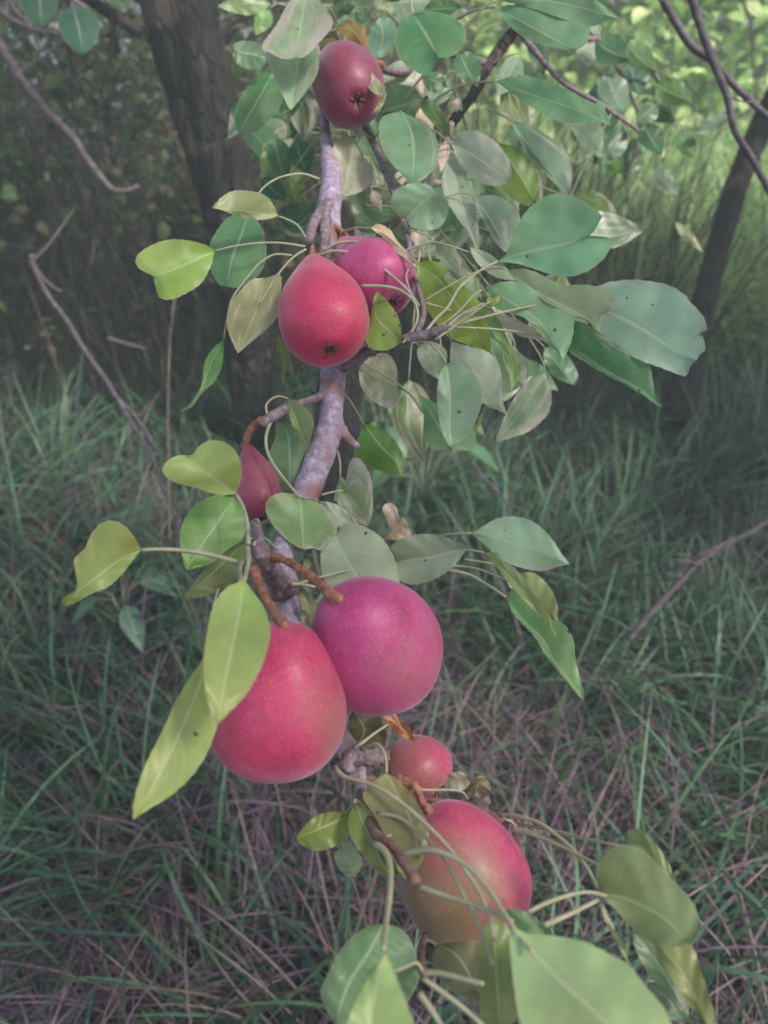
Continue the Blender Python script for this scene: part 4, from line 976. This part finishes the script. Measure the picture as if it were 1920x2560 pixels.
leaf('B5', [(1325, 540), (1290, 750), (1250, 950), (1190, 1250), (1148, 1482)], [(1200, 600), (1120, 720), (1080, 900), (1060, 1080), (1070, 1250), (1100, 1370), (1130, 1450)], [(1380, 620), (1450, 720), (1492, 850), (1480, 970), (1430, 1120), (1340, 1280), (1230, 1400)],
     (.40, .34), (158, 174, 104), (-.3, -.1), arch=.006, stalk=[(1345, 330), (1350, 430), (1325, 540)], sd=(.47, .40), sr=.0015, label='bright yellow green leaf hanging over the large lower left pear')
leaf('F', [(470, 1360), (430, 1480), (380, 1600), (335, 1690), (287, 1772)], [(440, 1420), (390, 1495), (350, 1580), (315, 1650), (290, 1725)], [(485, 1440), (478, 1530), (455, 1610), (420, 1670), (370, 1718), (310, 1755)],
     (.40, .355), (144, 166, 100), (-.2, .1), stalk=('B3', [(575, 1200), (568, 1260), (572, 1320), (520, 1450)]), sd=(.475, .41), sr=.0013, label='long yellow green leaf pointing down beside the large lower left pear')
loose_stalk('B3', [(430, 1380), (400, 1480), (390, 1500)], (.5, .49), .0008)
leaf('B3', [(960, 785), (970, 900), (975, 1010), (985, 1125)], [(850, 755), (760, 790), (735, 860), (770, 950), (850, 1040), (930, 1100)], [(1060, 810), (1140, 870), (1195, 960), (1190, 1030), (1110, 1130), (1050, 1115)], (.575, .55), (126, 158, 108), (-.15, .1), scorch_sheen=.3,
     stalk=[(770, 290), (738, 400), (755, 510), (820, 620), (950, 780)], sd=(.60, .57), sr=.0013)
leaf('B3', [(800, 285), (862, 340), (890, 450), (895, 760)], [(800, 390), (760, 500), (765, 600), (830, 740)], [(960, 350), (1025, 450), (1010, 560), (940, 720)], (.62, .61), (104, 140, 102), (.2, .2))
leaf('B3', [(880, 145), (930, 280), (1000, 462)], [(880, 210), (910, 320), (960, 420)], [(980, 190), (1045, 290), (1030, 400)], (.615, .60), (118, 138, 90), (-.2, -.6), stalk=[(745, 245), (740, 190), (780, 145), (830, 132), (880, 145)], sd=(.60, .615))
leaf('B3', [(1075, 110), (1000, 120), (905, 140)], [(1000, 82), (930, 100)], [(1020, 160), (950, 165)], (.65, .65), (84, 116, 80))
leaf('B3', [(1080, 808), (1200, 890), (1345, 968)], [(1170, 822), (1250, 865), (1310, 920)], [(1140, 900), (1200, 975), (1270, 985)], (.585, .57), (178, 194, 174), (-.1, -.2))
leaf('B3', [(1185, 1035), (1250, 1180), (1330, 1310), (1400, 1450)], [(1110, 1095), (1092, 1200), (1120, 1330), (1250, 1450)], [(1240, 965), (1345, 962), (1480, 1040), (1570, 1180), (1605, 1350), (1560, 1450)], (.56, .53), (156, 172, 152), (-.1, .1))
leaf('B4', [(485, 868), (620, 850), (760, 825), (918, 778)], [(462, 800), (490, 750), (560, 715), (660, 698), (770, 710), (860, 745)], [(505, 960), (560, 992), (620, 998), (720, 970), (820, 910), (885, 835)], (.56, .54), (138, 154, 136), (-.15, -.3))
leaf('B4', [(425, 730), (480, 680), (530, 620)], [(450, 690), (440, 610), (415, 560), (435, 522), (485, 522)], [(530, 738), (585, 725), (575, 655), (540, 595)], (.60, .59), (176, 166, 140), (.3, .2), scorch_sheen=.5, stalk=[(300, 850), (370, 780), (425, 730)], sd=(.58, .60), label='small pale brown rolled leaf')
leaf('B4', [(940, 695), (1060, 712), (1200, 755), (1350, 800), (1527, 878)], [(1020, 650), (1100, 605), (1200, 595), (1300, 620), (1400, 700), (1470, 800)], [(1020, 760), (1120, 850), (1240, 900), (1370, 918), (1470, 888)], (.54, .51), (152, 186, 158), (-.1, .3), scorch_sheen=.22,
     stalk=[(600, 760), (760, 712), (850, 700), (940, 695)], sd=(.58, .54), sr=.0012, label='pale blue green leaf with pinkish lower edge, right of the big pears')
leaf('B4', [(1220, 930), (1320, 1080), (1455, 1215)], [(1320, 932), (1410, 1015), (1455, 1120)], [(1250, 1020), (1340, 1130)], (.56, .54), (154, 170, 122), (-.2, .5), scorch_sheen=.1, stalk=[(900, 850), (1080, 880), (1220, 930)], sd=(.575, .56))
leaf('B4', [(1020, 810), (1180, 960), (1330, 1130), (1452, 1315)], [(1100, 815), (1200, 900), (1300, 1030), (1400, 1170)], [(1080, 880), (1200, 1030), (1330, 1170), (1420, 1265)], (.54, .50), (136, 160, 112), (-.8, -.8), stalk=[(780, 810), (915, 795), (970, 800), (1020, 810)], sd=(.56, .54))
leaf('B4', [(1150, 1075), (1250, 1210), (1370, 1330), (1430, 1450), (1530, 1570), (1613, 1685)], [(1200, 1010), (1270, 1060), (1400, 1185), (1490, 1230), (1550, 1330), (1562, 1450), (1600, 1590)], [(1200, 1180), (1320, 1310), (1395, 1440), (1480, 1535), (1570, 1645)],
     (.54, .49), (116, 160, 110), (-.35, -.9), stalk=[(700, 890), (820, 915), (930, 940), (1040, 1000), (1150, 1075)], sd=(.56, .54), sr=.0013)
leaf('B4', [(1150, 970), (1210, 1020), (1275, 1085)], [(1200, 990), (1250, 1040)], [(1170, 1010), (1220, 1070)], (.545, .54), (190, 184, 156), (.1, .1), scorch_sheen=.3, stalk=[(720, 880), (850, 888), (980, 905), (1090, 945), (1150, 970)], sd=(.56, .545))
leaf('B3', [(1250, 742), (1310, 820), (1400, 972)], [(1262, 650), (1285, 550), (1320, 528), (1370, 560), (1420, 660), (1432, 780), (1428, 900)], [(1200, 800), (1260, 900), (1340, 955)], (.60, .58), (132, 150, 112), (-.4, .2), scorch_sheen=.5, stalk=[(1100, 770), (1180, 750), (1250, 742)], sd=(.59, .60))
leaf('B3', [(1220, 640), (1222, 760), (1200, 860)], [(1190, 740), (1180, 820)], [(1260, 700), (1300, 850)], (.63, .62), (104, 134, 96), stalk=[(1200, 480), (1218, 560), (1220, 640)], sd=(.64, .63))
leaf('B3', [(990, 1140), (1020, 1200), (1050, 1320)], [(980, 1200), (1000, 1290)], [(1040, 1180), (1055, 1260)], (.57, .56), (118, 132, 96))
leaf('B3', [(910, 1350), (1000, 1450), (1040, 1659)], [(950, 1440), (990, 1560)], [(990, 1380), (1060, 1480), (1070, 1600)], (.53, .53), (130, 140, 104))
loose_stalk('B3', [(905, 1350), (970, 1350), (1060, 1368)], (.51, .53), .0013)
# --- bottom cluster
leaf('C2', [(640, 262), (700, 275), (805, 362)], [(600, 195), (640, 180), (685, 176), (712, 245), (762, 275), (782, 322)], [(680, 310), (740, 345)], (.50, .495), (188, 124, 86), (.2, .3), stalk=[(440, 410), (540, 330), (640, 262)], sd=(.47, .50), sr=.0011, label='withered orange leaf tip under the large right pear')
leaf('C2', [(630, 548), (700, 680), (780, 840), (830, 1060)], [(555, 600), (490, 690), (560, 800), (640, 950), (720, 1080)], [(700, 590), (780, 680), (850, 800), (882, 900), (870, 1000)], (.44, .405), (130, 134, 96), (.2, -.2), stalk=[(490, 410), (560, 378), (605, 410), (628, 480), (630, 548)], sd=(.465, .44), sr=.0012)
leaf('C2', [(412, 800), (280, 860), (92, 942)], [(330, 780), (230, 800), (140, 870)], [(415, 900), (370, 965), (230, 1012), (130, 978)], (.45, .44), (126, 136, 70), (.2, .1))
leaf('C2', [(445, 730), (530, 930), (655, 1180)], [(405, 830), (430, 950), (510, 1060), (590, 1140)], [(520, 760), (610, 880), (680, 1020), (720, 1130)], (.44, .42), (124, 132, 72), (.1, .2))
leaf('C2', [(350, 1000), (410, 1080), (440, 1175)], [(320, 1040), (350, 1120), (400, 1165)], [(400, 960), (470, 1030), (485, 1100)], (.47, .46), (138, 156, 128), (.1, .1))
leaf('C2', [(430, 420), (500, 300), (430, 180)], [(410, 330), (405, 240)], [(600, 400), (635, 300), (600, 220), (500, 190)], (.515, .51), (104, 106, 80), (.1, .1))
leaf('C2', [(935, 655), (1020, 600), (1112, 565)], [(960, 600), (1020, 550), (1070, 543)], [(1010, 660), (1090, 650), (1125, 610)], (.515, .51), (160, 164, 154), (-.1, -.2))
leaf('C2', [(1180, 700), (1160, 640), (1220, 570)], [(1120, 680), (1120, 620), (1180, 565)], [(1230, 710), (1250, 640)], (.52, .52), (122, 112, 92), (.1, .1))
leaf('C2', [(690, 940), (760, 1010), (740, 1180)], [(660, 1020), (690, 1110)], [(840, 960), (850, 1060), (790, 1150)], (.42, .42), (140, 152, 116))
# long stalks sweeping over the lower pear
loose_stalk('C2', [(325, 510), (380, 570), (520, 610), (640, 670), (760, 760), (860, 850), (960, 950), (1050, 1060), (1130, 1180), (1210, 1320), (1270, 1540)], (.45, .35), .0012)
leaf('C3', [(80, 985), (100, 1300), (130, 1720)], [(0, 1100), (-5, 1400), (20, 1650)], [(180, 1060), (205, 1300), (235, 1600)], (.375, .35), (126, 134, 80), (.1, .1), auto=False)
loose_stalk('C2', [(575, 790), (700, 810), (800, 880), (900, 970), (1000, 1100), (1090, 1280), (1170, 1430), (1260, 1690)], (.43, .345), .0011)
leaf('C3', [(200, 1040), (330, 1200), (500, 1380), (700, 1560), (1000, 1860)], [(300, 1088), (470, 1103), (650, 1140), (820, 1220), (950, 1300), (1040, 1420), (1170, 1580), (1200, 1750)], [(183, 1100), (190, 1200), (210, 1400), (270, 1700), (450, 1900), (750, 1980)],
     (.335, .31), (150, 180, 132), (-.1, .1), stalk=('C2', [(715, 1040), (800, 1015), (900, 1008), (1000, 1040), (1120, 1110), (1220, 1220), (1320, 1370), (1420, 1520), (1500, 1620)]), sd=(.40, .325), sr=.0014, label='large pale green leaf at the bottom edge below the lowest pear')
loose_stalk('C2', [(820, 1220), (920, 1260), (1080, 1310), (1250, 1370), (1380, 1430)], (.385, .345), .0013)
leaf('C3', [(130, 945), (300, 1010), (480, 1115)], [(220, 935), (330, 975), (420, 1050)], [(240, 1060), (360, 1100)], (.35, .34), (112, 146, 112), (.1, .1), auto=False)
leaf('C4', [(675, 640), (560, 850), (400, 1100), (300, 1420)], [(500, 690), (350, 840), (230, 1060), (190, 1200)], [(800, 680), (890, 790), (935, 950), (930, 1120), (700, 1400)], (.37, .35), (98, 134, 96), (.05, .05), auto=False)
leaf('C4', [(690, 860), (640, 1020), (600, 1200), (560, 1420), (540, 1750)], [(630, 960), (520, 1120), (440, 1280), (390, 1430), (400, 1600)], [(725, 940), (790, 1100), (860, 1280), (905, 1430), (800, 1650)], (.325, .30), (152, 176, 118), (-.2, -.2),
     stalk=('C2', [(560, 970), (620, 1010), (652, 1100), (652, 1250), (628, 1450), (610, 1600)]), sd=(.41, .325), sr=.0017, label='green leaf hanging from a thick stalk at the bottom middle')
leaf('C4', [(1080, 800), (1250, 900), (1420, 1200)], [(1250, 780), (1430, 800), (1460, 1000)], [(1050, 950), (1150, 1130), (1300, 1200)], (.40, .39), (104, 108, 78), (.1, .1))
loose_stalk('C4', [(980, 1020), (1100, 1020), (1300, 1070), (1440, 1105)], (.345, .33), .0012)
loose_stalk('C4', [(975, 1060), (1100, 1150), (1260, 1270), (1410, 1400), (1500, 1500)], (.345, .33), .0011)
loose_stalk('C4', [(950, 1180), (1030, 1290), (1110, 1420), (1180, 1550)], (.345, .33), .0014)
loose_stalk('C4', [(760, 1005), (850, 970), (930, 945), (980, 1020)], (.345, .345), .0008)
# right bottom group
loose_stalk('C2', [(760, 648), (900, 652), (1020, 652), (1080, 665), (1112, 705)], (.47, .50), .001)
loose_stalk('C3', [(120, 345), (220, 350), (380, 400), (550, 530), (600, 585), (680, 690), (735, 800)], (.47, .40), .0012)
loose_stalk('C3', [(130, 360), (190, 385), (230, 415)], (.47, .47), .0008)
loose_stalk('C3', [(195, 425), (330, 455), (500, 520), (650, 610), (780, 680)], (.46, .41), .001)
loose_stalk('C3', [(200, 440), (330, 470), (480, 530), (620, 600), (760, 670)], (.45, .395), .001)
leaf('C3', [(750, 845), (900, 870), (1150, 990), (1310, 1152)], [(735, 720), (775, 605), (860, 535), (960, 545), (1060, 600), (1150, 690), (1230, 775), (1320, 870), (1372, 980), (1360, 1080)], [(850, 940), (960, 1060), (1100, 1160), (1220, 1180)],
     (.385, .36), (126, 144, 106), (-.05, .1), stalk=[(300, 955), (450, 885), (600, 840), (700, 832), (850, 868)], sd=(.37, .385), sr=.0011, label='dull green leaf at the lower right, broad and rounded')
leaf('C3', [(925, 545), (1040, 560), (1240, 790)], [(925, 480), (950, 438), (1010, 440), (1090, 505), (1180, 640)], [(1020, 640), (1130, 740)], (.40, .385), (136, 160, 122), (-.1, .1), scorch_sheen=.08)
leaf('C3', [(1080, 1120), (1280, 1350), (1450, 1720)], [(1310, 1150), (1390, 1330), (1440, 1480), (1482, 1640)], [(1130, 1230), (1250, 1450), (1400, 1650)], (.375, .35), (130, 140, 90), (.1, .1), auto=False)
leaf('C3', [(960, 1080), (1120, 1280), (1330, 1640)], [(1100, 1150), (1220, 1300), (1310, 1480)], [(980, 1200), (1080, 1370), (1220, 1540)], (.41, .39), (100, 126, 98), (.1, .1), auto=False)
loose_stalk('C3', [(400, 1040), (560, 970), (750, 875)], (.36, .385), .0012)
leaf('C3', [(765, 870), (800, 1000), (870, 1130), (940, 1290)], [(775, 980), (840, 1120)], [(815, 990), (895, 1150)], (.385, .37), (150, 166, 136), (.3, .3), auto=False)
leaf('C3', [(1060, 1400), (1200, 1520), (1330, 1660)], [(1150, 1400), (1280, 1530)], [(1060, 1500), (1180, 1620)], (.41, .40), (104, 128, 104), auto=False)

# ---------------------------------------------------------------- pears
PROF = [(0.0, .10), (.015, .17), (.05, .25), (.10, .345), (.20, .53), (.32, .73), (.43, .89), (.54, .98), (.65, 1.0), (.76, .975), (.85, .87), (.92, .69), (.965, .48), (.985, .32), (.978, .18), (.955, .08), (.94, .0)]
ROUND = [(0.0, .12), (.012, .26), (.04, .40), (.10, .56), (.20, .73), (.32, .87), (.44, .96), (.56, 1.0), (.67, .995), (.77, .93), (.86, .80), (.93, .62), (.97, .44), (.985, .3), (.978, .17), (.955, .08), (.94, .0)]

def pear(s, c, rpx, prof, stem, label, tintc=(1, 1, 1), cheek=None, green=0., sdepth=None, stem_r=(.0028, .0022), lump=.02, seed=0, show_cal=True):
    """s, c: stem end and calyx end (px, py, depth); rpx: radius in px at mid depth; stem: (key, pts) from pear to spur, sdepth"""
    S = P(*s); Cx = P(*c)
    ax = (S - Cx); Ln = ax.length; z = ax.normalized()
    dm = (s[2] + c[2]) / 2
    Rm = rpx / FPX * dm
    # local x: the side that keeps its green cheek
    side = P(cheek[0], cheek[1], cheek[2]) - (S + Cx) / 2 if cheek else Vector((0, 0, -1))
    x = (side - z * side.dot(z)).normalized(); y = z.cross(x)
    M = Matrix((x, y, z)).transposed().to_4x4()
    top = bpy.data.objects.new('pear', None); top.empty_display_size = .02
    COL.objects.link(top)
    M.translation = (S + Cx) / 2
    top.matrix_world = M
    tag(top, label, 'pear', 'red pears on the branch')
    q = catmull([(t * 10, r * 3) for t, r in prof], 70) / np.array([10, 3])
    nseg = 64
    rs = random.Random(seed); ph = [rs.random() * 6 for _ in range(4)]
    V = []; Fc = []
    for (t, r) in q:
        for k in range(nseg):
            a = 2 * math.pi * k / nseg
            lm = 1 + lump * math.sin(a * 2 + ph[0] + t * 2) + lump * .6 * math.sin(a * 3 + ph[1] - t * 3) + .006 * math.sin(a * 5 + ph[2])
            rr_ = max(r, .0) * Rm * lm
            bend = .06 * Rm * math.cos(math.pi * (t - .2))
            V.append(Vector((rr_ * math.cos(a) + bend * math.cos(ph[3]), rr_ * math.sin(a) + bend * math.sin(ph[3]), Ln * (.5 - t) + .02 * Rm * math.sin(a + ph[2]) * r)))
    n = len(q)
    for i in range(n - 1):
        for k in range(nseg):
            k2 = (k + 1) % nseg
            Fc.append((i * nseg + k, (i + 1) * nseg + k, (i + 1) * nseg + k2, i * nseg + k2))
    Fc.append(tuple(range(nseg)))
    me = mesh('flesh', V, Fc)
    o = bpy.data.objects.new('flesh', me); COL.objects.link(o); me.materials.append(M_PEAR)
    me.polygons.foreach_set('use_smooth', [True] * len(me.polygons))
    o.parent = top
    o.color = (*tintc, 1); o['green_cheek'] = float(green)
    Mi = M.inverted()
    # stem
    pp = pix_path(stem[0], stem[1], sdepth, 20)
    pp[0] = S
    pp = [S + (Cx - S).normalized() * .002] + pp
    nn = len(pp)
    rad = []
    for i in range(nn):
        t = i / (nn - 1)
        rad.append(stem_r[0] * .82 + (stem_r[1] - stem_r[0]) * t * .8 + .0009 * max(0, 1 - t * 6) + .0014 * max(0, (t - .8) * 5))
    V, Fc = tube_geo([Mi @ p for p in pp], [q_ * (1 + .09 * math.sin(i_ * 1.9 + seed)) for i_, q_ in enumerate(rad)], 14, .13, seed=seed)
    me = mesh('stem', V, Fc); so = bpy.data.objects.new('stem', me); COL.objects.link(so); me.materials.append(M_STEM)
    me.polygons.foreach_set('use_smooth', [True] * len(me.polygons)); so.parent = top
    # calyx: five dry curled sepals round a dark pit
    V = []; Fc = []
    bend = .06 * Rm * math.cos(math.pi * .75)
    ox, oy = bend * math.cos(ph[3]), bend * math.sin(ph[3])
    zc = Ln * (.5 - .952)
    for k in range(5):
        a = 2 * math.pi * k / 5 + ph[0]
        tl = Rm * (.14 + .05 * rs.random())
        pts = [Vector((ox + math.cos(a) * Rm * .05, oy + math.sin(a) * Rm * .05, zc + .001)), Vector((ox + math.cos(a) * Rm * .10, oy + math.sin(a) * Rm * .10, zc - Rm * .07)),
               Vector((ox + math.cos(a + .15) * (Rm * .10 + tl * .6), oy + math.sin(a + .15) * (Rm * .10 + tl * .6), zc - Rm * .11)), Vector((ox + math.cos(a + .3) * (Rm * .1 + tl), oy + math.sin(a + .3) * (Rm * .1 + tl), zc - Rm * .085))]
        tube_geo(pts, [Rm * .035, Rm * .032, Rm * .024, Rm * .006], 6, .2, V, Fc, seed=k)
    me = mesh('calyx', V, Fc); co = bpy.data.objects.new('calyx', me); COL.objects.link(co); me.materials.append(M_CALYX); co.parent = top
    return top

pear((782, 640, .665), (826, 888, .600), 109, PROF, ('A4', [(1245, 560), (1245, 500), (1235, 440), (1222, 400)]), 'red pear with its calyx facing forward, hanging in front at the middle of the branch', (1.1, .62, .66), (1000, 880, .60), .35, (.665, .69), (.0034, .0028), seed=1)
pear((852, 600, .70), (985, 765, .665), 104, PROF, ('B1', [(230, 410), (190, 360), (140, 325), (80, 315)]), 'magenta red pear half hidden behind leaves, right of the middle pear', (.95, 1.15, 1.25), (1010, 800, .72), .3, (.70, .715), (.0035, .0035), seed=2)
pear((832, 168, .83), (898, 252, .745), 89, ROUND, ('A2', [(990, 340), (1010, 330), (1060, 360), (1180, 420)]), 'dark red pear at the very top of the branch', (.46, .62, .48), (850, 330, .78), .22, (.83, .91), (.003, .003), seed=3)
pear((616, 1112, .62), (656, 1300, .60), 60, PROF, ('B3', [(600, 460), (620, 390), (660, 320), (720, 285)]), 'small narrow dusky pear hidden behind the yellow green left leaf', (.62, 1.1, .7), (700, 1300, .60), .42, (.62, .605), (.0042, .0034), seed=4)
pear((712, 1566, .415), (688, 1922, .44), 172, ROUND, ('B3', [(858, 1622), (770, 1500), (700, 1360), (660, 1250)]), 'large red pear at the lower left, partly covered by a bright leaf', (1.08, .85, .88), (1100, 1850, .40), .30, (.415, .475), (.0034, .003), lump=.028, seed=5)
pear((846, 1500, .42), (1005, 1705, .475), 161, ROUND, ('B3', [(1175, 1430), (1080, 1340), (960, 1250), (850, 1190), (740, 1170)]), 'large magenta pear at the lower right of the pair, with a thick orange stem', (.95, .9, 1.25), (1300, 1900, .44), .25, (.42, .49), (.0038, .003), lump=.026, seed=6)
pear((985, 1865, .535), (1098, 1978, .51), 86, ROUND, ('C2', [(670, 400), (640, 430), (600, 470)]), 'small speckled pear tucked behind, above the lowest pear', (.95, 1.5, 1.0), (960, 1960, .50), .7, (.535, .49), (.0025, .0025), lump=.03, seed=7)
pear((1075, 2030, .455), (1230, 2320, .46), 158, PROF[:1] + ROUND[1:], ('C2', [(888, 782), (840, 720), (800, 630), (700, 590)]), 'large pear with a green brown shaded cheek, lowest on the branch', (1.15, 1.1, 1.1), (900, 2350, .38), .76, (.455, .47), (.003, .003), lump=.02, seed=8)

# ---------------------------------------------------------------- seedlings on the ground
def seedling(base, n, size, col, label, seed, spread=.12, height=.12):
    r = random.Random(seed)
    rt = empty('seedling', base, label, 'plant')
    V = []; Fc = []
    for i in range(n):
        a = r.uniform(0, 6.28); h = height * r.uniform(.5, 1.2)
        st = base; mid_ = base + Vector((math.cos(a) * spread * .4, math.sin(a) * spread * .4, h * .8)); en = base + Vector((math.cos(a) * spread, math.sin(a) * spread, h))
        pts = [st, (st + mid_) / 2, mid_, (mid_ + en) / 2, en]
        tube_geo(pts, [.0016, .0014, .0012, .001, .0008], 6, .05, V, Fc, seed=i)
        d = Vector((math.cos(a), math.sin(a), -.35)).normalized(); sd_ = Vector((-math.sin(a), math.cos(a), 0))
        L_ = size * r.uniform(.7, 1.2); W_ = L_ * .24
        vv = []; uu = []
        for k in range(9):
            t = k / 8; wv = math.sin(math.pi * min(1, t ** .8)) * W_
            c = en + d * L_ * t + Vector((0, 0, -.25 * L_ * t * t))
            for j, u in ((-1, 0), (0, .5), (1, 1)):
                vv.append(c + sd_ * wv * j + Vector((0, 0, abs(j) * wv * .35))); uu.append((u, t))
        ff = [(k * 3 + j, k * 3 + j + 1, k * 3 + j + 4, k * 3 + j + 3) for k in range(8) for j in range(2)]
        me = mesh('leaf', vv, ff); ul = me.uv_layers.new(name='UVMap')
        for lp in me.loops: ul.data[lp.index].uv = uu[lp.vertex_index]
        o = link('leaf', me, M_LEAF, rt)
        c_ = lin(col); o.color = (c_[0] * LK, c_[1] * LK, c_[2] * LK, 1); o['scorch_sheen'] = 0.0
    link('stem', mesh('stem', V, Fc), M_STALK, rt)
seedling(G(320, 1560, .12), 9, .11, (84, 124, 100), 'drooping broadleaf seedling in the left grass below the yellow leaf', 3, .05, .12)
seedling(G(1060, 1230, .15), 8, .10, (84, 128, 88), 'green broadleaf seedling in the grass right of the mauve branch', 5, .12, .18)
seedling(G(960, 1130, .15), 7, .10, (90, 132, 92), 'green broadleaf seedling behind the small curled leaves', 6, .1, .22)

# ---------------------------------------------------------------- lens veil (added fog volume imitating lens glare)
def make_lens_veil():
    x0, x1, y0, y1, z0, z1 = -31, 31, -31, 31, -1.2, 4.8
    V = [(x, y, z) for z in (z0, z1) for x, y in ((x0, y0), (x1, y0), (x1, y1), (x0, y1))]
    Fc = [(3, 2, 1, 0), (4, 5, 6, 7), (0, 1, 5, 4), (1, 2, 6, 5), (2, 3, 7, 6), (3, 0, 4, 7)]
    m, nt, out = newmat('lens_veil')
    v = N(nt, 'VolumePrincipled')
    v.inputs['Color'].default_value = (.84, .91, .90, 1)
    v.inputs['Density'].default_value = LENS_VEIL
    nt.links.new(v.outputs[0], out.inputs['Volume'])
    o = link('lens_veil', mesh('lens_veil', V, Fc), m, None, False)
    tag(o, 'added fog volume imitating lens glare over the whole orchard', 'lens_veil', None, 'stuff')
LENS_VEIL = .038
make_lens_veil()
